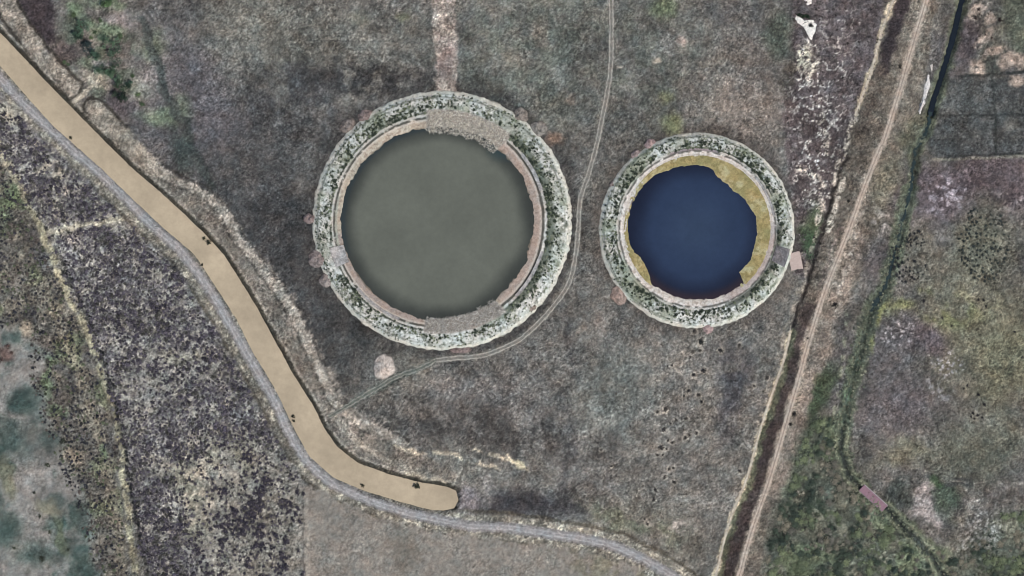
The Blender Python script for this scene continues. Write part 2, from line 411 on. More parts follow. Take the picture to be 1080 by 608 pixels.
lay(0.98 * line([(106, 82), (97, 91), (85, 102), (75, 112)], 2.6, 1.6, 0.3), (158, 148, 134))
lay(0.8 * blob(104, 88, 8, 6, 0.5, big=False), (146, 138, 126))
nb = ne_side * (1 - sstep(4.6, 6.4, d_canal + 1.0 * n3)) * sstep(-1, 0.3, d_canal)
lay(0.92 * nb, (58, 55, 48)); lay(0.6 * (1 - sstep(0.3, 2.4, d_canal + 0.8 * n3)), (104, 92, 76))
lay(0.7 * ne_side * (1 - sstep(0.5, 1.3, np.abs(d_canal - 7.6 + 0.6 * n6))) * (0.5 + 0.5 * sstep(-0.3, 0.1, n14)), (164, 155, 143))
# shoulder between canal and road
sb = (1 - ne_side) * (1 - sstep(2, 3.6, d_canal + 0.6 * n3)) * sstep(-1, 0.3, d_canal)
lay(0.8 * sb, (92, 88, 80))
# bare fan at the canal's end
lay(0.9 * blob(493, 530, 11, 18, 0.4, 0, False), (126, 119, 120)); lay(0.6 * blob(508, 523, 4, 22, 0.6), (122, 116, 112))
for P in ([(430, 500), (450, 504), (472, 508)], [(500, 474), (512, 479), (524, 483), (538, 486), (548, 491)], [(536, 480), (545, 488), (556, 494)], [(415, 470), (440, 478), (475, 480), (500, 488), (530, 494)]):
    lay(0.85 * line(P, 2.0, 2.4, 0.9) * sstep(-0.5, 0.1, m6), (182, 169, 150))
lay(0.95 * blob(546, 489, 9, 3.5, 0.5, 30, False), (214, 196, 164))
# -- road verge, south-west side
verge = (1 - ne_side) * (1 - sstep(11, 15, d_road + 1.5 * n6)) * sstep(2, 4, d_road)
lay(0.8 * verge, (134, 128, 117)); lay(verge * sstep(0.15, 0.5, n3) * 0.7, (84, 80, 74)); lay(verge * sstep(0.2, 0.55, m3) * 0.7, (172, 165, 150))
lay(0.75 * (1 - sstep(1.0, 2.6, np.abs(d_road - 15.5 + 1.6 * n6))) * sstep(-0.4, 0.2, (Y - 0.2 * X - 60) / 100) * (1 - ne_side), (80, 75, 66))
rd = 1 - sstep(5.0, 7.0, d_road + 0.8 * n3)
lay(0.85 * rd, (122, 118, 117))
# -- left: scrub fields
FIELD = [(-60, 70), (-20, 82), (0, 98), (22, 124), (60, 160), (92, 190), (122, 224), (150, 248), (178, 275), (202, 308), (226, 346), (250, 388), (274, 430), (292, 468), (312, 500), (322, 520), (321, 660), (158, 660), (152, 590), (137, 518), (127, 450), (112, 400), (94, 345), (74, 300), (58, 262), (42, 232), (24, 198), (6, 164), (-60, 90)]
f_field = poly(FIELD, 3)
ridge = np.abs(fbm(X, Y, 10, 12, 3, 0.55))
thin = 1 - sstep(-6, 6, pg_sdf([(222, 470), (262, 470), (290, 478), (312, 510), (319, 524), (318, 640), (205, 640), (212, 560), (196, 520)], BX, BY))
lay(f_field, (106, 103, 104)); lay(f_field * thin, (124, 121, 116)); lay(f_field * 0.9 * (1 - sstep(0.04, 0.14, ridge)), (152, 148, 139)); lay(0.6 * f_field * sstep(0.28, 0.6, n40), (126, 123, 117)); lay(f_field * 0.4 * sstep(0.1, 0.6, n14), (142, 138, 128)); lay(f_field * 0.5 * sstep(0.2, 0.6, m3), (150, 146, 138))
lay(0.8 * f_field * blob(270, 555, 60, 70, 0.5), (126, 121, 113))
for (x, y, rx, ry, a) in ((200, 512, 16, 26, 0.7), (222, 478, 8, 16, 0.6), (200, 375, 18, 8, 0.5), (255, 480, 6, 20, 0.6), (205, 560, 10, 16, 0.6)):
    lay(0.7 * a * f_field * blob(x, y, rx, ry, 0.7), (130, 127, 108))
lay(0.9 * line([(52, 245), (75, 240), (100, 237), (128, 231)], 2.6, 2.4), (170, 163, 146))
lay(0.85 * blob(55, 180, 16, 10, 0.6, 20, False) * sstep(-0.3, 0.2, n6), (178, 168, 152)); lay(0.85 * blob(8, 120, 12, 9, 0.6, 45, False), (176, 168, 152)); lay(0.6 * blob(62, 205, 6, 22, 0.6) * sstep(-0.2, 0.3, n6), (158, 150, 138))
lay(0.7 * line([(148, 483), (190, 482), (240, 484)], 1.4, 2, 1.0) * sstep(-0.5, 0.1, m6), (158, 152, 138))
lay(0.75 * blob(210, 500, 28, 40, 0.6) * sstep(0.0, 0.4, n6), (160, 150, 136))
# ploughless bare field
bare = poly([(321, 516), (338, 516), (360, 530), (395, 545), (430, 554), (470, 562), (510, 568), (560, 573), (610, 580), (650, 590), (685, 606), (720, 660), (321, 660)], 2)
lay(bare, (131, 125, 118)); lay(0.45 * bare * sstep(0, 0.7, n40), (141, 134, 126)); lay(0.3 * bare * (0.5 + 0.5 * np.sin(np.hypot(X - 300, Y - 900) * 0.8 + 1.5 * n14)), (116, 110, 103)); lay(0.5 * bare * blob(430, 580, 12, 40, 0.6), (106, 101, 93))
lay(0.2 * bare * (0.5 + 0.5 * np.sin(X * 0.9 + 2 * n14)), (118, 111, 104)); lay(0.75 * line([(323, 520), (325, 640)], 2.2, 2.5, 0.3), (148, 141, 132)); lay(0.5 * line([(319.5, 520), (320.5, 640)], 1.0, 1.5, 0.3), (92, 88, 84))
lay(0.5 * bare * sstep(560, 640, X) * sstep(-0.2, 0.5, n14), (112, 108, 88))
# west of the left path
west = poly([(-80, 130), (0, 158), (14, 186), (44, 246), (62, 300), (84, 345), (98, 376), (110, 412), (118, 440), (124, 480), (128, 540), (138, 660), (-80, 660)], 3)
lay(west, (100, 96, 90)); lay(0.7 * west * sstep(0.0, 0.5, n14), (80, 78, 78)); lay(0.6 * west * sstep(0.2, 0.6, m14), (126, 119, 106)); lay(0.5 * west * sstep(0.2, 0.6, m40), (104, 112, 84))
lay(0.6 * line([(45, 300), (65, 350), (85, 400), (105, 460), (118, 520), (128, 600)], 6, 8), (134, 125, 110))
wet = poly([(-80, 352), (0, 350), (28, 345), (44, 368), (36, 400), (46, 440), (63, 460), (72, 500), (88, 545), (106, 600), (116, 660), (-80, 660)], 9, True)
lay(wet, (120, 117, 113)); lay(wet * 0.9 * sstep(-0.25, 0.55, fbm(BX, BY, 34, 4, 4)), (84, 92, 88)); lay(wet * 0.9 * sstep(0.0, 0.75, fbm(BX, BY, 30, 7, 5) + 0.3 * n14), (58, 73, 69)); lay(wet * 0.6 * sstep(0.1, 0.8, fbm(BX, BY, 16, 9, 4)), (140, 135, 131))
lay(0.75 * blob(22, 430, 10, 14, 0.8), (54, 68, 65)); lay(0.6 * blob(15, 470, 20, 14, 0.9), (60, 74, 70)); lay(0.6 * blob(40, 585, 22, 12, 0.9), (52, 70, 66)); lay(0.6 * blob(5, 560, 12, 14, 0.9), (46, 66, 62)); lay(0.8 * blob(4, 430, 8, 10, 0.5), (160, 158, 156))
lay(0.9 * blob(5, 505, 9, 20, 0.4, -12), (110, 108, 92)); lay(0.8 * blob(44, 532, 8, 12, 0.5, -30), (118, 113, 97)); lay(0.8 * blob(60, 565, 5, 22, 0.5, -30), (86, 90, 74)); lay(0.9 * blob(5, 374, 8, 9, 0.5), (92, 78, 75)); lay(0.9 * blob(76, 482, 14, 9, 0.5, 25), (156, 142, 126)); lay(0.8 * blob(35, 345, 6, 7, 0.5), (156, 144, 128))
for (x, y, rx, ry) in ((45, 400, 5, 22), (55, 432, 10, 8), (5, 215, 8, 22), (2, 290, 4, 10), (112, 478, 5, 9)):
    lay(0.55 * blob(x, y, rx, ry, 0.6), (104, 124, 92))
lay(0.85 * line(PATHL, 3.4, 3, 0.8) * sstep(-0.8, -0.2, n6), (152, 145, 122))
lay(0.6 * line(PATHL[:4], 5, 3, 0.8), (158, 148, 130))
lay(0.75 * line(DITCHL, 1.9, 2, 0.8) * sstep(-0.6, 0.0, n6), (60, 60, 58))
# -- right of the small ring: dark rough ground with salt
rough = poly([(838, -60), (940, -60), (938, 20), (924, 70), (905, 120), (890, 170), (868, 245), (852, 300), (838, 290), (840, 220), (832, 180), (826, 130), (832, 80), (836, 30)], 4)
lay(rough, (86, 78, 78)); lay(0.7 * rough * sstep(0.1, 0.55, m6), (122, 114, 112)); lay(0.7 * rough * sstep(0.0, 0.5, n6), (66, 58, 58))
lay(0.7 * poly([(858, -60), (940, -60), (922, 70), (905, 120), (880, 130), (858, 60)], 8) * sstep(-0.6, 0.6, n14), (94, 89, 91))
lay(0.8 * blob(818, 38, 14, 24, 0.6), (72, 78, 70)); lay(0.75 * blob(833, 80, 6, 30, 0.6), (70, 66, 60))
lay(0.8 * blob(852, 240, 9, 28, 0.5, 12), (70, 82, 60)); lay(0.8 * blob(855, 262, 9, 16, 0.5, 12), (64, 84, 62))
veins = sstep(0.16, 0.02, np.abs(fbm(X, Y, 9, 12, 3)))
sal = blob(864, 110, 28, 60, 0.6) + blob(864, 190, 26, 40, 0.6) + blob(885, 40, 25, 50, 0.7) * 0.5 + 0.9 * blob(850, 66, 10, 24, 0.5)
lay(np.clip(sal, 0, 1) * veins * 0.95, (196, 190, 183))
lay(0.9 * blob(848, 62, 9, 14, 0.5, 10, False) * sstep(-0.35, 0.1, n3), (214, 206, 186)); lay(0.9 * blob(857, 72, 4, 16, 0.5, 15, False) * sstep(-0.35, 0.1, m3), (206, 198, 184))
lay(0.9 * line([(868, 118), (866, 130), (874, 142), (873, 160)], 3, 3) * sstep(-0.2, 0.2, n3), (186, 178, 166))
lay(0.9 * line([(842, 178), (856, 182), (868, 195), (866, 215), (862, 235)], 3.5, 3) * sstep(-0.3, 0.15, n3), (188, 176, 164))
# corridor of tracks
corr = poly([(938, -60), (1000, -60), (984, 20), (975, 90), (960, 150), (930, 230), (905, 300), (880, 390), (850, 460), (830, 520), (805, 600), (795, 660), (745, 660), (760, 590), (800, 456), (830, 360), (850, 300), (880, 195), (905, 110), (930, 40)], 4)
lay(corr, (104, 97, 89)); lay(0.6 * corr * sstep(0.0, 0.5, n6), (84, 76, 70)); lay(0.5 * corr * sstep(0.1, 0.5, m14), (122, 116, 106))
lay(0.95 * poly([(950, -60), (978, -60), (962, 0), (951, 30), (944, 52), (937, 78), (926, 80), (929, 52), (937, 25), (946, 0)], 3), (52, 45, 46))
lay(0.85 * line([(930, 72), (918, 110), (905, 148)], 6, 6) * sstep(-0.5, 0.3, n6), (82, 74, 68))
lay(0.95 * poly([(850, 318), (862, 322), (846, 376), (834, 420), (822, 462), (806, 515), (788, 565), (774, 612), (762, 660), (748, 660), (761, 600), (776, 548), (792, 506), (805, 458), (818, 420), (834, 370)], 2.5), (68, 60, 58))
lay(0.7 * poly([(836, 420), (822, 462), (806, 515), (788, 565), (774, 612), (764, 640), (758, 612), (780, 548), (805, 470), (820, 420)], 4) * sstep(-0.4, 0.4, n6), (50, 43, 43))
lay(0.9 * line([(888, 246), (878, 275), (868, 310), (850, 366)], 5, 4) * sstep(-0.6, 0.0, n6), (112, 100, 94))
e_strip = line([(905, 250), (890, 300), (875, 340), (866, 370), (858, 400), (850, 430), (838, 470), (822, 520)], 8, 6)
lay(0.8 * e_strip, (134, 122, 112)); lay(0.6 * e_strip * sstep(0.1, 0.5, n3), (100, 90, 84))
lay(0.9 * line([(908, 220), (900, 262), (886, 300), (880, 345)], 3, 3, 1.5) * sstep(-0.2, 0.3, m6), (156, 146, 136))
lay(0.9 * line(DITCHM, 1.9, 2.0, 0.7) * sstep(-0.9, -0.2, n6), (42, 38, 37)); 
dm = pl_dist([(p[0] - 5.5, p[1] - 1) for p in DITCHM[2:]], WX, WY)
lay(0.7 * (1 - sstep(1.5, 3.5, dm)) * sstep(-0.5, 0.2, n6), (150, 140, 128))
lay(0.6 * (1 - sstep(2, 5, pl_dist(PATHS, WX - 4, WY))), (96, 100, 78))
lay(0.9 * (1 - sstep(3.4, 7.0, pl_dist(SANDT, WX * .6 + X * .4, WY * .6 + Y * .4))), (136, 125, 114))
for P, w in ((PATHN, 2.4), (PATHS, 2.0)):
    lay(0.9 * line(P, w, 1.8, 0.7), (174, 160, 138))
for P in (PATHN2, PATHN3):
    lay(0.9 * line(P, 3.0, 2.4, 0.9) * sstep(-0.35, 0.1, n3), (198, 186, 172))
# -- right hand marsh
east = poly([(990, -60), (1160, -60), (1160, 660), (790, 660), (826, 530), (850, 470), (868, 420), (884, 340), (905, 300), (930, 240), (960, 160), (978, 100), (990, 30)], 6)
lay(east * 0.95, (96, 92, 88)); lay(0.7 * east * sstep(-0.1, 0.6, n40), (106, 102, 92)); lay(0.6 * east * sstep(0.1, 0.6, m40), (84, 81, 82))
lay(0.8 * blob(1000, 200, 60, 34, 0.5), (92, 83, 88)); lay(0.8 * blob(1050, 195, 50, 40, 0.6), (90, 80, 83)); lay(0.9 * blob(1000, 205, 22, 20, 0.6) * sstep(0.0, 0.4, n6), (152, 144, 150)); lay(0.8 * blob(1062, 212, 16, 9, 0.6) * sstep(0.1, 0.5, n6), (156, 144, 140))
lay(0.8 * poly([(985, 84), (1160, 78), (1160, 163), (985, 166), (975, 140)], 4), (70, 72, 72)); lay(0.7 * blob(1040, 110, 40, 14, 0.6) * sstep(-0.1, 0.5, n14), (96, 94, 92)); lay(0.7 * blob(1060, 138, 30, 14, 0.6) * sstep(-0.1, 0.5, m14), (118, 114, 108))
lay(0.8 * poly([(1055, -60), (1160, -60), (1160, 76), (1070, 60), (1058, 30)], 8), (86, 90, 78)); lay(0.85 * blob(1018, 40, 12, 34, 0.6, 12), (82, 74, 76)); lay(0.85 * blob(1048, 67, 10, 10, 0.4), (72, 74, 70))
for (x, y, rx, ry, r) in ((1031, 11, 8, 7, 0), (1046, 22, 8, 5, -10), (1039, 38, 12, 5, -8), (1050, 51, 12, 5, -12), (1031, 68, 9, 9, 0), (1064, 64, 8, 12, 0), (1075, 66, 7, 10, 0), (1071, 89, 9, 6, -20)):
    lay(0.92 * blob(x, y, rx * 1.05, ry * 1.05, 0.35, r, True) * sstep(-0.95, -0.5, n6 + 0.4 * n3), (164, 147, 135))
for P, w in (([(1012, 81), (1047, 79), (1090, 75)], 1.6), ([(1047, 76), (1049, 110), (1051, 165)], 1.2), ([(1052, 165), (1090, 162)], 1.3), ([(985, 123), (1090, 120)], 0.8)):
    lay(0.9 * line(P, w + 0.2, 1.6, 0.4) * (0.6 + 0.4 * sstep(-0.5, 0, n6)), (48, 50, 49))
lay(0.8 * line([(985, 168), (1040, 167), (1090, 164)], 1.3, 1.6, 0.3), (126, 122, 111)); lay(0.8 * line([(1000, 164.5), (1040, 164), (1090, 161)], 1.0, 1.4, 0.3), (50, 50, 48)); lay(0.5 * line([(1058, 10), (1057, 50)], 1.0, 1.6, 0.5), (128, 126, 112)); lay(0.4 * line([(940, 337), (1090, 335)], 1.0, 1.6, 0.4), (66, 66, 60))
lay(0.85 * blob(1038, 255, 30, 42, 0.6), (102, 102, 90)); lay(0.8 * blob(1030, 350, 80, 55, 0.6, 10), (104, 101, 86)); lay(0.6 * blob(985, 325, 55, 22, 0.6) * sstep(-0.3, 0.5, n14), (122, 124, 86)); lay(0.5 * blob(1062, 385, 30, 40, 0.6), (112, 110, 88))
lay(0.7 * blob(975, 358, 26, 18, 0.6), (102, 87, 95)); lay(0.8 * blob(945, 375, 34, 60, 0.6), (86, 83, 84)); lay(0.9 * blob(950, 358, 16, 12, 0.5) * sstep(0.1, 0.4, n3), (160, 152, 152)); lay(0.8 * blob(998, 383, 14, 10, 0.5) * sstep(0.1, 0.4, n3), (156, 152, 156)); lay(0.8 * blob(990, 410, 16, 9, 0.5) * sstep(0.1, 0.4, m3), (150, 148, 148))
lay(0.6 * blob(975, 440, 60, 26, 0.6), (98, 90, 92)); lay(0.6 * blob(1030, 470, 55, 40, 0.6), (94, 96, 82)); lay(0.6 * blob(955, 475, 25, 12, 0.6), (118, 112, 92)); lay(0.6 * blob(925, 275, 22, 24, 0.6), (90, 84, 86)); lay(0.8 * blob(930, 232, 12, 14, 0.6) * sstep(0.05, 0.4, n6), (154, 146, 142))
lay(0.7 * blob(935, 190, 14, 34, 0.6, 15), (110, 104, 88)); lay(0.7 * blob(968, 140, 9, 30, 0.6, 12), (84, 84, 70))
# ditch banks, green
for P, w, c in ((DITCHR, 7, (92, 96, 80)), (DITCHR2[:4], 6, (94, 98, 82)), (DITCHR2[3:], 9, (86, 93, 78)), (DITCHR3, 9, (100, 106, 84))):
    lay(0.8 * line(P, w, 6), c)
lay(0.6 * line(DITCHR2[7:], 5, 5) * sstep(-0.3, 0.3, n14), (74, 88, 66)); lay(0.8 * blob(932, 328, 5, 12, 0.5, 10), (142, 142, 96)); lay(0.7 * blob(950, 328, 12, 8, 0.6), (132, 132, 92)); lay(0.7 * blob(925, 365, 5, 12, 0.6), (120, 126, 84))
for P, w in ((DITCHR2[:6], 2.6), (DITCHR2[5:9], 2.8), (DITCHR2[8:], 1.6), (DITCHR3, 1.6)):
    lay(0.7 * line(P, w, 3.4, 0.9) * sstep(-0.6, 0.1, n14), (50, 56, 55))
lay(0.7 * line([(893, 330), (890, 380), (880, 430), (872, 480), (868, 520)], 2.0, 2, 0.6) * sstep(-0.3, 0.2, n6), (128, 130, 112))
# dark green wedge and lower right scrub floor
lay(0.85 * blob(868, 415, 9, 26, 0.5, 20), (62, 70, 54)); lay(0.8 * poly([(862, 395), (872, 400), (862, 440), (850, 480), (838, 512), (830, 540), (826, 520), (845, 470)], 4), (62, 70, 54))
scr = poly([(850, 445), (880, 440), (890, 480), (905, 515), (940, 545), (975, 580), (1010, 585), (1050, 545), (1160, 520), (1160, 660), (800, 660), (812, 560), (832, 500)], 8)
lay(0.85 * scr, (80, 84, 74)); lay(0.6 * scr * sstep(0.05, 0.6, n14), (122, 120, 106)); lay(0.7 * scr * sstep(0.1, 0.5, m14), (62, 68, 60)); lay(0.5 * scr * sstep(0.1, 0.5, n40), (106, 116, 88))
lay(0.95 * poly([(957, 520), (966, 514), (980, 508), (990, 508), (982, 520), (983, 535), (990, 545), (996, 555), (990, 560), (975, 548), (962, 545)], 2), (152, 142, 138))
lay(0.9 * blob(1000, 530, 17, 20, 0.3), (74, 82, 70)); lay(0.8 * blob(948, 518, 12, 18, 0.4), (62, 66, 62)); lay(0.8 * blob(1012, 510, 18, 5, 0.5), (66, 66, 64)); lay(0.7 * blob(1035, 560, 16, 26, 0.6, 40) * sstep(-0.1, 0.3, n3), (150, 146, 142)); lay(0.8 * blob(970, 572, 12, 3.4, 0.4, 42, False), (164, 160, 146)); lay(0.7 * blob(990, 510, 9, 6, 0.5), (68, 90, 62)); lay(0.6 * blob(1030, 528, 5, 2.5, 0.5, big=False), (176, 170, 164))
for P in (DITCHR2[-4:], DITCHR3):
    dd = pl_dist(P, X * .6 + WX * .4, Y * .6 + WY * .4)
    lay(0.8 * (1 - sstep(1.0, 2.6, np.abs(dd - 5.5))), (124, 126, 106)); lay(0.9 * (1 - sstep(1.6, 3.2, dd)), (54, 58, 55))
lay(0.6 * line([(935, 507), (980, 506), (1020, 509), (1080, 511)], 1.0, 1.6, 0.6) * sstep(-0.2, 0.2, n6), (140, 132, 124))

# grain of tussocks
grain = np.clip(1 - 0.5 * wet - 0.45 * bare - 0.25 * (1 - sstep(-0.3, 0.4, fbm(X, Y, 30, 15, 4))), 0.15, 1)
C *= (1 + grain * (0.15 * n3 + 0.11 * m3) + 0.10 * n6 * (1 - 0.5 * bare) + 0.12 * fbm(X, Y, 11, 14, 4) * (1 - bare) + 0.12 * fbm(X, Y, 28, 11, 4) * (1 - 0.6 * bare))[:, None]
C += (grain * 1.8 * fbm(X, Y, 18, 9, 4))[:, None] * np.array([1.0, -0.1, -0.9])
spk = fbm(X, Y, 1.5, 13, 2, 0.8)
C *= (1 + 0.27 * grain * spk)[:, None]
C *= np.array([0.99, 0.995, 0.978])
far_ = sstep(0, 12, np.maximum(np.abs(GX.ravel()) - 236, np.abs(GY.ravel()) - 138))
C = C + far_[:, None] * (np.array([100.0, 97.0, 93.0]) - C)
C = np.clip(C, 18, 240)

# heights (metres)
flat = sstep(3, 9, d_road) * sstep(2, 7, pl_dist(SANDT, X, Y)) * sstep(2, 6, pl_dist(PATHN, X, Y)) * sstep(2, 6, pl_dist(PATHS, X, Y)) * sstep(2, 5, pl_dist(WHEEL, X, Y))
flat *= sstep(0, 5, np.abs(d_big - 119) - 20) * sstep(0, 5, np.abs(d_sml - 88) - 17)
tex = (0.20 * n3 + 0.16 * m6 + 0.16 * spk) * (0.12 + 0.88 * flat)
Z = 0.25 * n40 * flat + tex
dc = d_canal * S
Z = np.where(dc < 3.0, Z * sstep(0.2, 3.0, dc), Z)
Z = Z + np.where(dc < 2.4, -1.0 * (1 - sstep(-1.2, 2.4, dc)) * 2.0, 0)
def bump_line(P, w, h):
    global Z
    d = pl_dist(P, X, Y) / w
    Z = Z + h * np.where(d < 1, (1 - d * d) ** 2, 0)
bump_line(BERM1, 13, 1.2); bump_line(BERM2[:4], 13, 1.1); bump_line(PALE, 12, 1.1)
for P, w, h in ((DITCHL, 3, -0.35), (DITCHM, 3, -0.5), (DITCHR, 6, -1.5), (DITCHR2, 6.5, -0.95), (DITCHR3, 5, -1.0), (STREAM, 7, -0.5)):
    bump_line(P, w, h)
bump_line([(p[0] + 8, p[1] + 2) for p in DITCHR], 5, 0.6); bump_line([(p[0] - 8, p[1] - 2) for p in DITCHR], 5, 0.5)
in_ring = (d_big < BIG_R - 6) | (d_sml < SML_R - 6)
Z = np.where(in_ring, np.minimum(Z, 0.0) - 0.2, Z)
core = (np.abs(GX) < 236.1) & (np.abs(GY) < 138.1)
Z = np.where(core.ravel(), Z, np.clip(Z, -0.2, 0.3))
HZ = Z.reshape(shape)
V = np.stack([GX.ravel(), GY.ravel(), Z], 1)
F = grid_faces(*shape)
gmesh = raw_mesh('ground', V, F, alb(C))
gmesh.attributes.new('grain', 'FLOAT', 'POINT').data.foreach_set('value', grain.astype(np.float32))
ground = link_obj('ground', gmesh, M_ground)
tag(ground, 'rough grey brown marsh ground with dry grass', kind='structure')

def gz(x, y):                             # ground height at metres
    i = np.clip(np.searchsorted(XS, x) - 1, 0, len(XS) - 2); j = np.clip(np.searchsorted(YS, y) - 1, 0, len(YS) - 2)
    fx = np.clip((x - XS[i]) / (XS[i + 1] - XS[i]), 0, 1); fy = np.clip((y - YS[j]) / (YS[j + 1] - YS[j]), 0, 1)
    return (HZ[i, j] * (1 - fx) + HZ[i + 1, j] * fx) * (1 - fy) + (HZ[i, j + 1] * (1 - fx) + HZ[i + 1, j + 1] * fx) * fy
def at_map(field, px, py):                # nearest value of a ground field
    x, y = W(px, py)
    i = np.clip(np.searchsorted(XS, x), 0, len(XS) - 1); j = np.clip(np.searchsorted(YS, y), 0, len(YS) - 1)
    return field.reshape(shape)[i, j]

# ------------------------------------------------------------------ water in canal and ditches
def flat_polygon(name, pts, z, c, mat, label):
    import bmesh
    bm = bmesh.new()
    vs_ = [bm.verts.new((*W(*p), z)) for p in pts]
    bm.faces.new(vs_)
    bmesh.ops.triangulate(bm, faces=bm.faces[:])
    bmesh.ops.recalc_face_normals(bm, faces=bm.faces[:])
    for f in bm.faces:
        if f.normal.z < 0: f.normal_flip()
    me = bpy.data.meshes.new(name); bm.to_mesh(me); bm.free()
    a = me.color_attributes.new('tint', 'FLOAT_COLOR', 'POINT')
    a.data.foreach_set('color', np.tile([*alb(c), 1.0], len(me.vertices)).astype(np.float32))
    o = link_obj(name, me, mat); tag(o, label, kind='structure'); return o
def grow(pts, d):
    pts = catmull(pts + pts[:1], 3.0)[:-1]
    t = np.roll(pts, -1, 0) - np.roll(pts, 1, 0); n = np.stack([t[:, 1], -t[:, 0]], 1); n /= np.linalg.norm(n, axis=1)[:, None] + 1e-9
    area = np.sum(pts[:, 0] * np.roll(pts[:, 1], -1) - np.roll(pts[:, 0], -1) * pts[:, 1])
    return pts + n * d * (1 if area > 0 else -1)
flat_polygon('canal_water', [tuple(p) for p in grow(CANAL, 2.6)], -1.06, (167, 152, 128), M_mud, 'muddy tan water filling the curved canal')

def ribbon(name, P, hw, cols, mat, z=0.06, jit=0.18, step=0.9, extra=None, kind='structure', label=None, zabs=None, edge=-0.08, seed=0):
    """draped strip; cols = colours across from edge to edge; extra = list of (offset, half width)"""
    Vs, Fs, Cs = [], [], []; base = 0
    for off, h in (extra or [(0.0, hw)]):
        p = catmull(P, step)
        t = np.gradient(p, axis=0); n = np.stack([-t[:, 1], t[:, 0]], 1); n /= np.linalg.norm(n, axis=1)[:, None]
        k = len(cols); u = np.linspace(-1, 1, k)
        wl_ = h * (1 + jit * (fbm(p[:, 0], p[:, 1], 5, 3 + seed, 3) + fbm(p[:, 0], p[:, 1], 1.5, 8 + seed, 2)))
        wr_ = h * (1 + jit * (fbm(p[:, 0], p[:, 1], 5, 6 + seed, 3) + fbm(p[:, 0], p[:, 1], 1.5, 9 + seed, 2)))
        w_ = np.where(u[None, :] < 0, wl_[:, None], wr_[:, None])
        q = p[:, None, :] + n[:, None, :] * (off + u[None, :, None] * w_[..., None])
        x = (q[..., 0] - 540) * S; y = (304 - q[..., 1]) * S
        zz = gz(x.ravel(), y.ravel()).reshape(x.shape) + z
        if zabs is not None: zz[:] = zabs
        else: zz[:, 0] += edge - z; zz[:, -1] += edge - z
        c = np.tile(np.asarray(cols, float)[None], (len(p), 1, 1)) * (1 + 0.08 * fbm(q[..., 0], q[..., 1], 3, 4, 3))[..., None]
        Vs.append(np.stack([x, y, zz], -1).reshape(-1, 3)); Cs.append(c.reshape(-1, 3)); f = grid_faces(len(p), k)[:, ::-1]; Fs.append(f + base); base += len(p) * k
    o = link_obj(name, raw_mesh(name, np.vstack(Vs), np.vstack(Fs), alb(np.vstack(Cs))), mat)
    tag(o, label, kind=kind); return o
ribbon('gravel_road', ROAD, 5.8, [(112, 109, 104), (124, 121, 117), (131, 128, 125), (152, 149, 146), (138, 135, 133), (140, 137, 134), (156, 153, 150), (132, 129, 126), (124, 120, 116), (112, 108, 103)], M_track, label='pale grey gravel road following the canal', jit=0.2)
SND = [(118, 107, 97), (158, 144, 130), (176, 162, 147), (136, 123, 110), (178, 164, 149), (158, 144, 130), (118, 107, 97)]
ribbon('sand_track', SANDT, 3.8, SND, M_road, label='straight sandy track with two wheel ruts', jit=0.14)
PN = [(132, 122, 106), (168, 157, 140), (182, 171, 154), (168, 157, 140), (132, 122, 106)]
ribbon('sand_path', PATHN, 2.2, PN, M_road, label='pale sandy path beside the dark strip', jit=0.35, seed=1)
ribbon('sand_path', PATHS, 1.9, PN, M_road, label='narrow yellowish path beside the dark brown strip', jit=0.25, seed=2)
RUT = [(100, 97, 92), (112, 109, 102), (156, 151, 140), (118, 114, 106), (112, 109, 102), (116, 112, 104), (158, 153, 142), (114, 110, 103), (100, 97, 92)]
ribbon('wheel_track', WHEEL, 3.5, RUT, M_track, jit=0.16, label='worn pale twin ruts curving between the two reservoirs', z=0.05, edge=-0.10)
ribbon('wheel_track', WHEEL2, 3.3, [(94, 93, 88), (100, 101, 95), (134, 132, 122), (100, 102, 95), (90, 95, 86), (100, 102, 95), (134, 132, 122), (100, 101, 95), (94, 93, 88)], M_track, jit=0.25, label='faint greenish wheel ruts running down to the canal bank', z=0.05, edge=-0.10, seed=2)
NAVY = [(25, 31, 37)] * 3
ribbon('ditch_water', DITCHR, 3.0, NAVY, M_water, zabs=-0.75, jit=0.2, label='dark navy water in the straight ditch')
ribbon('ditch_water', DITCHR2[:8], 1.7, [(44, 54, 54)] * 3, M_water, zabs=-0.70, jit=0.8, label='dark water between reeds in the ditch', seed=3)

# ------------------------------------------------------------------ salt pans (white crust)
def crust(name, pts, c, z, label, cat):
    p = np.array(grow(pts, 0.0)); p = p + 1.1 * np.stack([fbm(p[:, 0], p[:, 1], 3, 2, 3), fbm(p[:, 0], p[:, 1], 3, 5, 3)], 1)
    ctr = p.mean(0); rings = np.linspace(0, 1, 7)
    q = ctr + (p - ctr)[:, None, :] * rings[None, :, None]
    x = (q[..., 0] - 540) * S; y = (304 - q[..., 1]) * S
    zz = gz(x.ravel(), y.ravel()).reshape(x.shape)
    zz = zz * 0.8 + z * 0.55; zz[:, -1] -= z + 0.12
    Cc = np.tile(np.array(c, float), (x.size, 1)) * (1 + 0.04 * fbm(q[..., 0].ravel(), q[..., 1].ravel(), 4, 4, 3))[:, None]
    V = np.stack([x, y, zz], -1).reshape(-1, 3); F = grid_faces(len(p), 7, True)
    e = raw_mesh(name, V, F, alb(Cc))
    o = link_obj(name, e, M_crust)
    import bmesh
    bm = bmesh.new(); bm.from_mesh(e); bmesh.ops.recalc_face_normals(bm, faces=bm.faces[:]); bm.to_mesh(e); bm.free()
    tag(o, label, kind='structure')
crust('salt_pan', [(836, 17), (842, 17), (848, 21), (860, 22), (861, 30), (859, 37), (856, 44), (853, 40), (850, 34), (846, 28), (840, 24)], (218, 212, 202), 0.2, 'bright white salt crust around a dark bush', 'salt pan')
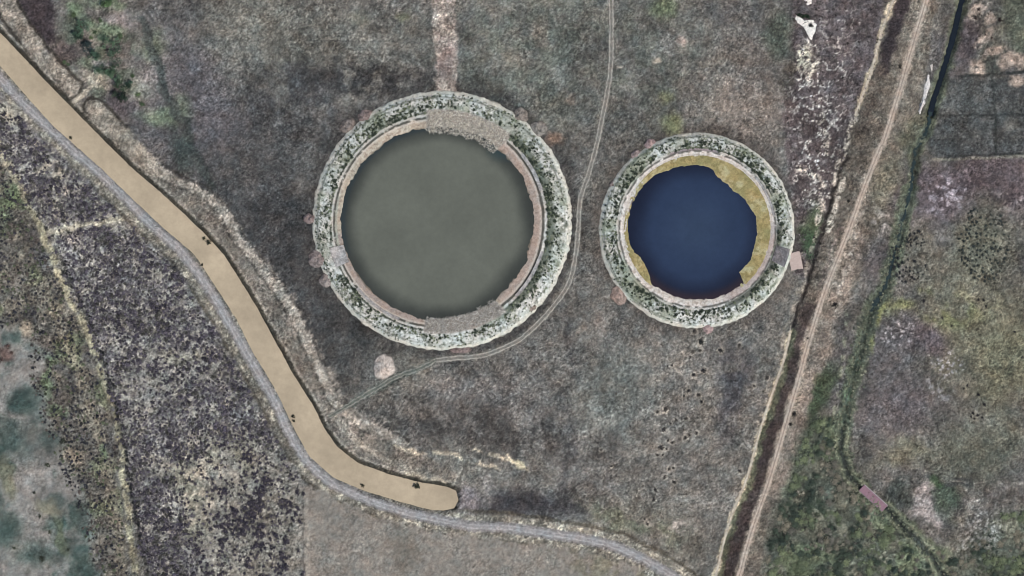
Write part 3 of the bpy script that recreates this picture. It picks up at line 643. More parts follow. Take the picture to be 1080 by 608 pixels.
crust('salt_pan', [(847, -14), (856, -16), (857, -4), (856, 5), (852, 6), (848, 2)], (218, 212, 203), 0.2, 'white salt crust at the top edge', 'salt pan')
crust('salt_pan', [(979, 78), (981, 78), (981, 90), (977, 104), (973, 116), (970, 122), (969, 118), (972, 106), (975, 92)], (206, 200, 193), 0.2, 'long thin white salt strip beside the ditch', 'salt pan')
crust('salt_pan', [(981, 69), (984, 68), (983.5, 73), (981.5, 74)], (188, 181, 173), 0.2, 'tiny white salt spot beside the ditch', 'salt pan')

# ------------------------------------------------------------------ reservoirs
def ring_pt(cfg, th, t):
    (oc, R, ic, r) = cfg
    ix = ic[0] + r * np.cos(th); iy = ic[1] - r * np.sin(th)
    ox = oc[0] + R * np.cos(th); oy = oc[1] - R * np.sin(th)
    return ix + (ox - ix) * t, iy + (oy - iy) * t
BIG = (BIG_C, BIG_R, BIGW_C, BIGW_R); SML = (SML_C, SML_R, SMLW_C, SMLW_R)
WL = 0.8
def prof(t):
    return np.interp(t, [-0.3, -0.12, 0.0, 0.06, 0.22, 0.25, 0.28, 0.37, 0.40, 0.44, 0.80, 0.84, 0.92, 0.96, 1.0, 1.06], [0.0, 0.5, WL, 0.95, 1.02, 1.03, 1.24, 1.26, 1.42, 1.48, 1.45, 1.2, 0.72, 0.42, 0.1, -0.5])
def ang_in(th, a, b, soft=1.5):
    """1 where the direction lies between a and b degrees, going counter-clockwise"""
    d = (np.degrees(th) - a) % 360; w = (b - a) % 360
    return np.clip(np.minimum(d, w - d) / soft + 0.5, 0, 1) * (d <= w)
def ring_z(cfg, th, t):
    px, py = ring_pt(cfg, th, t)
    t = t + 0.045 * fbm(px, py, 22, 13, 3) * (1 - sstep(0.25, 0.4, t))
    return prof(t + 0.03 * fbm(px, py, 5, 3, 3)) + 0.12 * fbm(px, py, 2.5, 6, 3) * sstep(-0.05, 0.1, t)
def make_ring(cfg, paint, parent, nth, nt_):
    th = np.linspace(0, 2 * math.pi, nth, endpoint=False); t = np.linspace(-0.26, 1.05, nt_)
    T, TT = np.meshgrid(th, t, indexing='ij')
    edge = 0.010 * fbm(40 * np.cos(T) + 50, 40 * np.sin(T) + 50, 2.0, 4, 3) * sstep(0.6, 1.0, TT)
    px, py = ring_pt(cfg, T, TT + edge)
    z = ring_z(cfg, T, TT)
    Cc = paint(T.ravel(), TT.ravel(), px.ravel(), py.ravel())
    x = (px - 540) * S; y = (304 - py) * S
    me = raw_mesh('embankment', np.stack([x, y, z], -1).reshape(-1, 3), grid_faces(nth, nt_, True)[:, ::-1], alb(Cc))
    return link_obj('embankment', me, M_bank, parent)
def mixm(C_, m, c):
    return C_ + np.clip(m, 0, 1)[:, None] * (np.asarray(c, float) - C_)
def paint_common(th, t, px, py):
    a = fbm(px, py, 4, 2, 4); b = fbm(px, py, 2.2, 7, 3); c = fbm(px, py, 30, 9, 3)
    C_ = np.tile(np.array((164, 164, 156), float), (t.size, 1))
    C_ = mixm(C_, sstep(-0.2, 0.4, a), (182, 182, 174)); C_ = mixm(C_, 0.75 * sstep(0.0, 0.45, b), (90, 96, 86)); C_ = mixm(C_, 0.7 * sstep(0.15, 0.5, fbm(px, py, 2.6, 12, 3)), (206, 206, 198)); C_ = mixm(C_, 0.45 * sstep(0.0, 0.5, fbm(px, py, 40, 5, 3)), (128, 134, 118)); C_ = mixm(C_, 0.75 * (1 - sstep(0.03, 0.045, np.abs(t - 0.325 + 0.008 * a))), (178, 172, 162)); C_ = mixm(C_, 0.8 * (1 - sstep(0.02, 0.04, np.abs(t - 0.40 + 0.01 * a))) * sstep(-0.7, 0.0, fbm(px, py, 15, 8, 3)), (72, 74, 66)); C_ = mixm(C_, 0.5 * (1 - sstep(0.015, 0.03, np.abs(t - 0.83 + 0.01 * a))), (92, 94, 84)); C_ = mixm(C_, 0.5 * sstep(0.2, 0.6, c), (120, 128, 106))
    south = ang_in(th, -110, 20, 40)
    C_ = mixm(C_, 0.5 * south * sstep(-0.3, 0.3, a), (224, 223, 216))  # sunlit lower right side of the bank painted whiter
    rim = sstep(0.885, 0.925, t + 0.02 * a)
    C_ = mixm(C_, 0.85 * rim, (186, 182, 168)); C_ = mixm(C_, 0.6 * rim * sstep(0.0, 0.4, b), (208, 205, 192))
    C_ = mixm(C_, 0.7 * sstep(0.985, 1.03, t + 0.03 * a), (104, 98, 88))
    return C_, a, b
def paint_big(th, t, px, py):
    C_, a, b = paint_common(th, t, px, py)
    bench = 1 - sstep(0.235, 0.265, t + 0.015 * a)
    C_ = mixm(C_, bench, (168, 156, 138)); C_ = mixm(C_, bench * 0.7 * sstep(0.0, 0.6, fbm(px, py, 12, 5, 3)), (188, 178, 160)); C_ = mixm(C_, bench * ang_in(th, -52, 52, 4), (158, 142, 130)); C_ = mixm(C_, bench * ang_in(th, 186, 262, 4), (150, 137, 127))
    C_ = mixm(C_, bench * 0.6 * sstep(0.1, 0.5, b), (134, 118, 104)); C_ = mixm(C_, bench * sstep(0.14, 0.2, t) * 0.6, (192, 184, 172))
    narrow = ang_in(th, 165, 200, 8); C_ = mixm(C_, narrow * bench * sstep(0.12, 0.2, t), (150, 148, 134))
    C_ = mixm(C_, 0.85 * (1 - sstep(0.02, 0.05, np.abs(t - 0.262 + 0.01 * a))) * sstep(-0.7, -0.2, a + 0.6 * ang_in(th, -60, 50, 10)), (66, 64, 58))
    dk = ang_in(th, -58, 52, 10) * sstep(0.36, 0.40, t) * (1 - sstep(0.5, 0.62, t)); C_ = mixm(C_, 0.8 * dk, (84, 90, 78))  # dark hedge and the shaded inner face, painted as one tone
    C_ = mixm(C_, sstep(0.03, -0.05, t + 0.02 * a) * 0.9, (88, 82, 72))
    for a0, a1 in ((50, 97), (262, 307)):
        C_ = mixm(C_, ang_in(th, a0, a1, 2) * (1 - sstep(0.45, 0.52, t)), (150, 143, 134))
    return C_
def paint_sml(th, t, px, py):
    C_, a, b = paint_common(th, t, px, py)
    bench = 1 - sstep(0.235, 0.265, t + 0.012 * a)
    C_ = mixm(C_, bench, (188, 180, 169)); C_ = mixm(C_, bench * sstep(0.12, 0.2, t) * 0.7, (214, 206, 198)); C_ = mixm(C_, bench * 0.5 * sstep(0.2, 0.5, b), (146, 132, 118))
    C_ = mixm(C_, ang_in(th, 75, 112, 3) * (1 - sstep(0.02, 0.08, np.abs(t - 0.32))), (132, 122, 122))
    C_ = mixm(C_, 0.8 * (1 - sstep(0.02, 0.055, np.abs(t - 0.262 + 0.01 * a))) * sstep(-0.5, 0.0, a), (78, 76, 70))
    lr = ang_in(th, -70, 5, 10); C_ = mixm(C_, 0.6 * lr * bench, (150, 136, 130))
    dk = lr * sstep(0.28, 0.33, t) * (1 - sstep(0.46, 0.55, t)); C_ = mixm(C_, 0.75 * dk, (72, 74, 66))  # inner crest: hedge darkness with shade painted into the colour
    C_ = mixm(C_, sstep(0.02, -0.05, t + 0.02 * a) * 0.9, (70, 56, 50))
    return C_
def water_disc(cfg, parent, c_mid, c_edge, e0, e1, patch=None):
    _, _, ic, r = cfg
    nth, nr = 220, 40
    th = np.linspace(0, 2 * math.pi, nth, endpoint=False); rr = np.linspace(0, 1.08, nr)
    T, RR = np.meshgrid(th, rr, indexing='ij')
    px = ic[0] + r * RR * np.cos(T); py = ic[1] - r * RR * np.sin(T)
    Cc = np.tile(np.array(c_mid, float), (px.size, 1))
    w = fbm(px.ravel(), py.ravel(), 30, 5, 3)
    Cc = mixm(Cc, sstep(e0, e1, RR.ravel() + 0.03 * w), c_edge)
    if patch: Cc = patch(Cc, px.ravel(), py.ravel(), RR.ravel(), T.ravel())
    x = (px - 540) * S; y = (304 - py) * S
    me = raw_mesh('water', np.stack([x, y, np.full(x.shape, WL)], -1).reshape(-1, 3), grid_faces(nth, nr, True)[:, ::-1], alb(Cc))
    return link_obj('water', me, M_water, parent)
def arc_slab(parent, cfg, a0, a1, t0, t1, z0, h, mat, name='concrete_slab', wob=0.0):
    n = max(6, int(abs(a1 - a0) / 0.5)); th = np.radians(np.linspace(a0, a1, n)); m = max(2, int((t1 - t0) / 0.02) + 1)
    tv = np.linspace(t0, t1, m); T, TT = np.meshgrid(th, tv, indexing='ij')
    px, py = ring_pt(cfg, T, TT + wob * fbm(T * 60, TT * 50, 4, 2, 2))
    x, y = (px - 540) * S, (304 - py) * S
    top = np.stack([x, y, prof(TT) + z0 + h], -1).reshape(-1, 3); bot = top.copy(); bot[:, 2] -= 0.6 + h
    F = [tuple(f[::-1]) for f in grid_faces(n, m)]; N = n * m
    edge = [i * m for i in range(n)] + [(n - 1) * m + j for j in range(1, m)] + [i * m + m - 1 for i in range(n - 2, -1, -1)] + [j for j in range(m - 2, 0, -1)]
    for i in range(len(edge)):
        p, q = edge[i], edge[(i + 1) % len(edge)]
        F.append((p, p + N, q + N, q))
    qx = np.tile(px.ravel(), 2); qy = np.tile(py.ravel(), 2); c0 = np.array((150, 146, 142) if mat is M_conc else (104, 100, 100), float)
    Cc = np.tile(c0, (len(qx), 1)) * (1 + 0.16 * fbm(qx, qy, 3, 6, 3) + 0.10 * fbm(qx, qy, 1.2, 3, 2))[:, None]
    return link_obj(name, raw_mesh(name, np.vstack([top, bot]), np.array(F), alb(Cc), False), M_bank, parent)

bx, by = W(*BIG_C); sx, sy = W(*SML_C)
res_big = empty('round_reservoir'); tag(res_big, 'larger round reservoir of murky grey green water inside a grassy earth embankment', 'reservoir')
res_sml = empty('round_reservoir'); tag(res_sml, 'smaller round reservoir of deep blue water with yellow algae along its edge', 'reservoir')
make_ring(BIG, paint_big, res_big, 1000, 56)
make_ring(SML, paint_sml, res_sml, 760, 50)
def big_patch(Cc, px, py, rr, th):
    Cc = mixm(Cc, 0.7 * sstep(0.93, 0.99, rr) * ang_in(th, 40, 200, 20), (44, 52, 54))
    return mixm(Cc, 0.7 * (1 - sstep(6, 20, np.hypot(px - 528, py - 155))), (52, 66, 66))  # dark teal reflection of the reed bed painted into the water
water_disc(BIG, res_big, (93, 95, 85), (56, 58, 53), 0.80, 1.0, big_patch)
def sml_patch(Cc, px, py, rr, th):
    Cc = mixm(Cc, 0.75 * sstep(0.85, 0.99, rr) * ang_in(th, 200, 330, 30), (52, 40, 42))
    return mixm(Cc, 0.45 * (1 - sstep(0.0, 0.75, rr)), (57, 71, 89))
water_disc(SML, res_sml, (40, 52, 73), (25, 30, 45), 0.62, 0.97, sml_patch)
# concrete strips and pads on the benches
for a0, a1, t0, t1 in ((17, 39, 0.28, 0.37), (-44, -16, 0.28, 0.37), (219, 248, 0.21, 0.31)):
    arc_slab(res_big, BIG, a0, a1, t0, t1, 0.34, 0.06, M_conc, 'concrete_strip', 0.006)
arc_slab(res_big, BIG, 193.5, 204, 0.02, 0.52, 0.22, 0.12, M_conc, 'concrete_ramp')
for a0, a1, t0, t1 in ((10, 42, 0.20, 0.285),):
    arc_slab(res_sml, SML, a0, a1, t0, t1, 0.28, 0.06, M_conc, 'concrete_strip', 0.008)
arc_slab(res_sml, SML, -23, -11.5, 0.34, 0.88, 0.22, 0.1, M_concdark, 'concrete_ramp')

# algae mat on the small pond
ctrl = [(680, 194), (700, 182), (720, 176), (734, 175), (747, 177), (757, 189), (772, 202), (790, 219), (797, 232), (795, 257), (790, 274), (779, 287), (784, 299)]
ca = []; 
for (x, y) in ctrl: ca.append((math.degrees(math.atan2(-(y - SMLW_C[1]), x - SMLW_C[0])) % 360, math.hypot(x - SMLW_C[0], y - SMLW_C[1])))
ca += [(170, 73), (150, 72.5), (195, 73), (200, 71), (207, 66), (215, 67), (224, 70), (232, 76.5), (270, 77), (305, 76.5), (308.5, 73)]
ca.sort()
A_ = np.array([c[0] for c in ca]); R_ = np.array([c[1] for c in ca])
A_ = np.concatenate([A_ - 360, A_, A_ + 360]); R_ = np.concatenate([R_, R_, R_])
def algae(a0, a1):
    n = int((a1 - a0) * 4); th = np.radians(np.linspace(a0, a1, n))
    ri = np.interp(np.degrees(th) % 360, A_, R_) + 1.0 * fbm(np.cos(th) * 80, np.sin(th) * 80, 6, 2, 4)
    u = np.linspace(0, 1, 14)
    rr = ri[:, None] + (np.maximum(78.0, ri + 0.6) - ri)[:, None] * u[None]
    px = SMLW_C[0] + rr * np.cos(th)[:, None]; py = SMLW_C[1] - rr * np.sin(th)[:, None]
    z = WL + 0.03 + 0.18 * sstep(0, 0.5, (rr - ri[:, None]) / 12) + 0.05 * fbm(px, py, 3, 3, 3); z[:, 0] = WL - 0.1; z = np.where(rr > 77.6, z - 0.4, z)
    f1 = fbm(px, py, 9, 4, 4).ravel(); f2 = fbm(px, py, 3, 6, 3).ravel()
    Cc = np.tile(np.array((150, 136, 94), float), (px.size, 1)); Cc = mixm(Cc, sstep(0, 0.6, f1), (166, 156, 118)); Cc = mixm(Cc, 0.7 * sstep(0.1, 0.5, f2), (122, 111, 74)); Cc = mixm(Cc, 0.6 * sstep(0.1, 0.6, -f1), (130, 122, 82)); Cc = mixm(Cc, (1 - sstep(0.02, 0.12, np.tile(u, n))) * 0.5, (176, 168, 136))
    x = (px - 540) * S; y = (304 - py) * S
    link_obj('algae_mat', raw_mesh('algae_mat', np.stack([x, y, z], -1).reshape(-1, 3), grid_faces(n, 14)[:, ::-1], alb(Cc)), M_bank, res_sml)
algae(-53, 172); algae(172, 231)

# ------------------------------------------------------------------ plants
def clump(n, seed, flat=0.75, size=0.34, core=True, up=0.0):
    """leafy dome of radius about 1, base at z = 0"""
    r = np.random.default_rng(seed)
    lob = r.normal(size=(5, 3)) * (0.42, 0.42, 0.2); 
    Vv, Ff = [], []; base = 0
    if core:
        a = np.arange(6) * math.pi / 3
        ringv = np.stack([0.62 * np.cos(a), 0.62 * np.sin(a), 0 * a], 1); r2 = np.stack([0.5 * np.cos(a + .5), 0.5 * np.sin(a + .5), 0 * a + 0.42 * flat], 1)
        cv = np.vstack([ringv, r2, [[0, 0, 0.7 * flat]]]) * (1 + 0.15 * r.normal(size=(13, 1)))
        cf = []
        for i in range(6):
            j = (i + 1) % 6
            cf += [(i, j, 6 + i), (j, 6 + j, 6 + i), (6 + i, 6 + j, 12)]
        Vv.append(cv); Ff.append(np.array(cf)); base = 13
    d = r.normal(size=(n, 3)); d[:, 2] = np.abs(d[:, 2]); d /= np.linalg.norm(d, axis=1)[:, None]
    rad = (0.55 + 0.45 * r.random(n) ** 0.6)
    p = d * rad[:, None] + lob[r.integers(0, 5, n)] * 0.6
    p[:, 2] = np.abs(p[:, 2]) * flat + 0.06
    a = r.normal(size=(n, 3)); a /= np.linalg.norm(a, axis=1)[:, None]; a[:, 2] += up
    b = np.cross(a, r.normal(size=(n, 3))); b /= np.linalg.norm(b, axis=1)[:, None] + 1e-9
    s = size * (0.6 + 0.8 * r.random((n, 1)))
    q = np.stack([p - a * s, p + b * s * 0.55, p + a * s, p - b * s * 0.55], 1).reshape(-1, 3)
    q[:, 2] = np.maximum(q[:, 2], -0.05)
    i = np.arange(n) * 4 + base
    Vv.append(q); Ff.append(np.stack([i, i + 1, i + 2], 1)); Ff.append(np.stack([i, i + 2, i + 3], 1))
    return np.vstack(Vv).astype(np.float32), np.vstack(Ff)
T_BUSH = [clump(44, 100 + k) for k in range(6)]
T_LOW = [clump(22, 200 + k, 0.6, 0.42) for k in range(6)]
T_BIG = [clump(150, 300 + k, 0.8, 0.17) for k in range(5)]
def blades(n, seed):
    r = np.random.default_rng(seed); Vv = []
    for k in range(n):
        a = r.random() * 6.283; d = r.random() * 0.5; lean = r.normal(size=2) * 0.75; h = 0.7 + 0.6 * r.random(); w = 0.10
        x, y = d * math.cos(a), d * math.sin(a); c, s = math.cos(a + 1.3) * w, math.sin(a + 1.3) * w
        Vv += [(x - c, y - s, -0.05), (x + c, y + s, -0.05), (x + lean[0], y + lean[1], h)]
    return np.array(Vv, np.float32), np.arange(n * 3).reshape(-1, 3)
T_REED = [blades(7, 400 + k) for k in range(6)]
T_GRASS = [blades(3, 500 + k) for k in range(10)]
T_TUFT = [clump(7, 700 + k, 0.6, 0.6, False) for k in range(8)]

def scatter_mesh(name, tmpl, px, py, z, rad, colr, hscale=1.0):
    """one mesh out of many copies of the templates; arrays per plant"""
    n = len(px); Vv, Ff, Cc = [], [], []; base = 0
    pick = rng.integers(0, len(tmpl), n); rot = rng.random(n) * 6.283
    for k, (tv, tf) in enumerate(tmpl):
        idx = np.where(pick == k)[0]
        if not len(idx): continue
        c, s = np.cos(rot[idx])[:, None], np.sin(rot[idx])[:, None]; r = (rad[idx] * S)[:, None]
        x = (px[idx, None] - 540) * S + r * (tv[None, :, 0] * c - tv[None, :, 1] * s)
        y = (304 - py[idx, None]) * S + r * (tv[None, :, 0] * s + tv[None, :, 1] * c)
        zz = z[idx, None] + r * tv[None, :, 2] * hscale
        Vv.append(np.stack([x, y, zz], -1).reshape(-1, 3))
        Ff.append((tf[None] + (np.arange(len(idx)) * len(tv))[:, None, None]).reshape(-1, 3) + base)
        Cc.append(np.repeat(colr[idx], len(tv), 0)); base += len(idx) * len(tv)
    V = np.vstack(Vv); Cc = np.vstack(Cc) * (0.85 + 0.3 * rng.random((len(V), 1)))
    return raw_mesh(name, V, np.vstack(Ff), alb(Cc), False)
def stuff(name, label, cat, *a, parent=None, **k):
    o = link_obj(name, scatter_mesh(name, *a, **k), M_leaf, parent)
    o['kind'] = 'stuff'
    if parent is None: tag(o, label, cat)
    return o
_cache = {}
def plant_mesh(key, tmpl, c):
    if key not in _cache:
        ms = []
        for k, (v, f) in enumerate(tmpl):
            cc = np.tile(np.array(c, float), (len(v), 1)) * (0.85 + 0.3 * rng.random((len(v), 1)))
            me = raw_mesh(key, v, f, alb(cc), False); me.materials.append(M_leaf); ms.append(me)
        _cache[key] = ms
    return _cache[key]
def plant(name, key, tmpl, c, px, py, rad, label, cat, group=None, z=None, hs=1.0):
    ms = plant_mesh(key, tmpl, c)
    o = bpy.data.objects.new(name, random.choice(ms)); col.objects.link(o)
    x, y = W(px, py)
    zz = float(gz(np.array([x]), np.array([y]))[0]) if z is None else z
    o.location = (x, y, zz - 0.03); o.rotation_euler = (0, 0, random.random() * 6.283)
    r = rad * S; o.scale = (r * random.uniform(.85, 1.15), r * random.uniform(.85, 1.15), r * hs * random.uniform(.85, 1.1))
    tag(o, label, cat, group); return o
def spread(n, x0, x1, y0, y1, dens, mind):
    """random spots kept with probability dens(x,y) and thinned by a minimum gap (grid hash)"""
    x = rng.uniform(x0, x1, n); y = rng.uniform(y0, y1, n); keep = rng.random(n) < dens(x, y)
    x, y = x[keep], y[keep]; cell = {}; ok = []
    g = mind
    for i in range(len(x)):
        ci, cj = int(x[i] // g), int(y[i] // g); bad = False
        for a in (-1, 0, 1):
            for b in (-1, 0, 1):
                for k in cell.get((ci + a, cj + b), ()):
                    if (x[k] - x[i]) ** 2 + (y[k] - y[i]) ** 2 < g * g: bad = True; break
                if bad: break
            if bad: break
        if not bad: cell.setdefault((ci, cj), []).append(i); ok.append(i)
    return x[ok], y[ok]
def zmap(px, py):
    return gz((px - 540) * S, (304 - py) * S)
def jitc(n, *cs):
    cs = np.array(cs, float); k = rng.integers(0, len(cs), n)
    return cs[k] * (0.82 + 0.36 * rng.random((n, 1)))

# -- left scrub field
sparse_pg = [(222, 470), (262, 470), (290, 478), (312, 510), (319, 524), (318, 640), (205, 640), (212, 560), (196, 520)]
def d_field(x, y):
    f = at_map(f_field, x, y); lab = fbm(x, y, 13, 10, 4)
    q = sstep(0.07, 0.17, np.abs(fbm(x, y, 10, 12, 3, 0.55))) * (1 - 0.75 * sstep(0.28, 0.5, fbm(x, y, 40, 3, 4)))
    sp = pg_sdf(sparse_pg, x, y) < 0
    q = np.where(sp, 0.16 + 0.84 * sstep(0.30, 0.5, lab), q)
    rdx = pl_dist(ROAD, x, y); q = q * sstep(13, 24, rdx)
    q = q * (1 - 0.95 * (pl_dist([(52, 245), (75, 240), (100, 237), (128, 231)], x, y) < 5))
    q = q * (1 - 0.9 * (np.hypot((x - 55) / 16, (y - 180) / 9) < 1)) * (1 - 0.8 * (np.hypot((x - 205) / 14, (y - 512) / 26) < 1)) * (1 - 0.7 * (np.hypot((x - 200) / 16, (y - 372) / 8) < 1))
    return f * q * (1 - 0.9 * sstep(296, 316, x + 0.1 * (y - 560)) * (y > 505))
fx, fy = spread(60000, -40, 325, 70, 640, d_field, 2.5)
frad = rng.uniform(1.1, 2.4, len(fx)) * (0.8 + 0.35 * sstep(-0.2, 0.5, fbm(fx, fy, 13, 10, 4)))
sp = (pg_sdf(sparse_pg, fx, fy) < 2) & (fy < 610)
cand = np.where(sp)[0]; cand = cand[np.argsort(-frad[cand])][:290]
ind = np.zeros(len(fx), bool); ind[cand] = True
DARKB = (72, 68, 76)
def spot(x, y):
    if y < 515: return 'near the bend of the canal road'
    if x > 285: return 'next to the bare brown field' if y < 565 else 'by the bare field, bottom edge'
    if x < 245: return 'towards the dense scrub' if y < 565 else 'towards dense scrub, bottom edge'
    return 'midway between dense scrub and bare field' if y < 565 else 'bottom edge, midway to bare field'
for i in cand:
    plant('scrub_bush', 'scrub_bush', T_BUSH, DARKB, fx[i], fy[i], frad[i] * 1.08, 'dark bush on thin pale scrub ground, ' + spot(fx[i], fy[i]), 'bush', 'bushes on thin scrub ground, ' + spot(fx[i], fy[i]))
r_ = ~ind
stuff('dense_scrub', 'dense dark grey scrub covering the field left of the canal road', 'scrub', T_LOW, fx[r_], fy[r_], zmap(fx[r_], fy[r_]) - 0.03, frad[r_] * 1.12, jitc(r_.sum(), (76, 72, 81), (84, 80, 88), (66, 63, 70), (94, 90, 95), (76, 75, 72)))
# -- scrub band west of the left path
WB = [(-60, 150), (0, 168), (40, 250), (60, 300), (84, 350), (100, 385), (112, 430), (120, 480), (124, 540), (132, 640), (112, 640), (100, 590), (84, 545), (68, 500), (60, 465), (44, 440), (34, 400), (40, 368), (26, 345), (-60, 352)]
def d_west(x, y):
    return sstep(5, -6, pg_sdf(WB, x, y) + 6 * fbm(x, y, 16, 3, 3)) * sstep(-0.75, 0.0, fbm(x, y, 9, 14, 4)) * (pl_dist(PATHL, x, y) > 4)
wx_, wy_ = spread(26000, -40, 140, 150, 640, d_west, 2.9)
stuff('mixed_scrub', 'mixed olive and brown scrub left of the pale field path', 'scrub', T_LOW, wx_, wy_, zmap(wx_, wy_) - 0.03, rng.uniform(0.9, 2.2, len(wx_)), jitc(len(wx_), (78, 76, 72), (92, 86, 80), (66, 64, 68), (94, 100, 78), (108, 98, 90), (58, 59, 62)))
# hedge along the left ditch
t = catmull(DITCHL, 2.2); t = t[fbm(t[:, 0], t[:, 1], 12, 3, 3) > -0.25]; hx = t[:, 0] + rng.normal(size=len(t)) * 2.0 + 1.5; hy = t[:, 1] + rng.normal(size=len(t)) * 1.5
stuff('ditch_hedge', 'thin dark hedge along the ditch beside the pale field path', 'hedge', T_LOW, hx, hy, zmap(hx, hy) - 0.03, rng.uniform(1.0, 2.2, len(hx)), jitc(len(hx), (48, 50, 50), (58, 58, 56)))
# -- wet corner: a few bushes
for k, (x, y, r) in enumerate([(50, 490, 2.6), (42, 545, 2), (52, 562, 2), (72, 580, 1.8), (44, 590, 2.4), (66, 465, 3), (15, 578, 1.6), (36, 520, 1.8), (8, 365, 2.4), (2, 380, 2.4), (12, 372, 2.0)]):
    red = k > 7
    plant('marsh_bush', 'marsh_red' if red else 'marsh_bush', T_BUSH, (84, 70, 67) if red else (62, 66, 56), x, y, r,
          'reddish brown bush clumped at the left edge of the marsh' if red else 'dark bush scattered in the grey flooded corner', 'bush', 'reddish bushes at the marsh edge' if red else 'bushes in the flooded corner')
# -- centre field bushes
for k, (x, y, r) in enumerate(CENTRE_BUSHES):
    if k == 2: plant('field_bush', 'field_bush_big', T_BIG, (58, 59, 55), x, y, r * 1.1, 'largest dark bush, ringed by pale soil, just below the smaller reservoir', 'bush', z=None)
    else: plant('field_bush', 'field_bush', T_BUSH, (76, 72, 69), x, y, r * 1.0, 'small dark bush dotting the grey field below the smaller reservoir', 'bush', 'bushes dotting the field below the smaller reservoir')
# -- single bushes
plant('salt_bush', 'salt_bush', T_BIG, (62, 62, 58), 855, 27, 3.0, 'lone dark bush in the middle of the white salt crust', 'bush')
for k, (x, y, r) in enumerate([(843, 16, 2.2), (848, 17.5, 2.4), (852, 18.5, 2.2), (837, 20, 1.2)]):
    plant('salt_edge_bush', 'salt_edge', T_BUSH, (40, 54, 40), x, y, r, 'dark green bush along the upper rim of the white salt crust', 'bush', 'bushes on the rim of the salt crust')
for k, (x, y, r) in enumerate([(1032, 10, 1.5), (1033, 15, 1.0), (1039, 37, 1.2), (1033, 38.5, 1.0), (1029, 20, 1.8), (1055, 22, 2.0), (1046, 40, 1.3)]):
    plant('sand_patch_bush', 'sand_patch', T_BUSH, (58, 48, 46), x, y, r, 'tiny dark bush on the bare pinkish sand patches', 'bush', 'bushes on the sand patches')
# -- bush patch in the right marsh
def d_er(x, y): return (np.hypot((x - 1038) / 27, (y - 257) / 40) < 1) * sstep(-0.5, 0.2, fbm(x, y, 14, 9, 3))
ex, ey = spread(900, 1008, 1070, 214, 300, d_er, 3.4)
for x, y in zip(ex, ey):
    plant('marsh_shrub', 'marsh_shrub', T_BUSH, (64, 70, 68), x, y, random.uniform(0.9, 1.9), 'dark shrub in the %s half of the dense oval patch right of the ditch' % ('upper' if y < 257 else 'lower'), 'shrub', 'shrubs of the oval patch, %s half' % ('upper' if y < 257 else 'lower'))
def d_e2(x, y): return (np.hypot((x - 960) / 22, (y - 270) / 30) < 1) * sstep(-0.3, 0.3, fbm(x, y, 14, 9, 3))
ex, ey = spread(700, 930, 990, 235, 305, d_e2, 3.2)
for x, y in zip(ex, ey):
    plant('ditch_shrub', 'ditch_shrub', T_BUSH, (56, 58, 60), x, y, random.uniform(1.0, 2.0), 'dark shrub growing beside the reedy ditch below the purple ground', 'shrub', 'shrubs beside the reedy ditch')
for k, (x, y, r) in enumerate([(1032, 316, 1.6), (1038, 317, 1.2), (1040, 323, 1.4), (1004, 344, 1.6), (994, 336, 1.2), (974, 318, 1.8), (1020, 407, 1.4), (1032, 417, 1.5), (1038, 427, 1.8), (1026, 436, 1.6), (1031, 438, 1.7), (1036, 441, 1.4), (1028, 442, 1.3), (1024, 440, 1.3), (1016, 410, 1.2), (1078, 377, 1.6), (1070, 350, 1.4)]):
    plant('marsh_bush', 'east_bush', T_BUSH, (52, 50, 52), x, y, r, 'small dark bush scattered over the olive marsh at the right', 'bush', 'bushes over the olive marsh')
for k, (x, y, r, lb) in enumerate([(895, 213, 1.7, 'single dark bush left of the sandy track, level with the reservoir'), (837, 437, 2.6, 'upper of two dark bushes right of the sandy track'), (833.5, 447.5, 1.9, 'lower of two dark bushes right of the sandy track'), (949, 71, 1.9, 'dark bush left of the sandy track near the dark strip'), (852, 357, 1.5, 'small bush on the dark strip left of the sandy track'), (881, 322, 2.2, 'brownish bush right of the sandy track on pale ground')]):
    plant('track_bush', 'track_bush', T_BUSH, (48, 46, 44), x, y, r, lb, 'bush')
# -- weed clumps standing in the canal
for x, y, r, lb in [(215, 251.5, 1.7, 'smaller dark weed clump in the canal beside its far bank'), (219.5, 256.5, 2.7, 'larger dark weed clump in the canal beside its far bank'), (213, 279, 1.3, 'tiny weed clump at the near edge of the canal'), (308.5, 439.5, 1.8, 'upper dark weed clump at the road side of the canal'), (309.5, 444.5, 1.5, 'lower dark weed clump at the road side of the canal'),
        (439.5, 513.5, 2.9, 'dark green weed clump near the blunt end of the canal'), (382, 512, 1.8, 'olive weed clump at the near edge in the canal bend'), (74, 145.5, 1.3, 'tiny weed clump on the canal edge near the bank gap')]:
    plant('weed_clump', 'weed_clump', T_BUSH, (52, 54, 44), x, y, r * 1.1, lb, 'weed clump', z=-1.02)
# -- bank fringe along the canal, both sides
t = grow(CANAL, 2.6); keep = (rng.random(len(t)) < 0.8)
P_ = np.repeat(t[keep], 2, 0); P_ = P_ + rng.normal(size=P_.shape) * 1.0
dsd = pg_sdf(CANAL, P_[:, 0], P_[:, 1]); P_ = P_[dsd > 1.2]
ne = (np.abs(pl_dist(ROAD, P_[:, 0], P_[:, 1])) > 14); P_ = P_[ne | (rng.random(len(P_)) < 0.2)]
stuff('bank_weeds', 'low dark weeds fringing the canal banks', 'weeds', T_LOW, P_[:, 0], P_[:, 1], zmap(P_[:, 0], P_[:, 1]) - 0.03, rng.uniform(0.4, 1.0, len(P_)), jitc(len(P_), (62, 60, 52), (74, 70, 60), (54, 56, 46)), hscale=0.7)
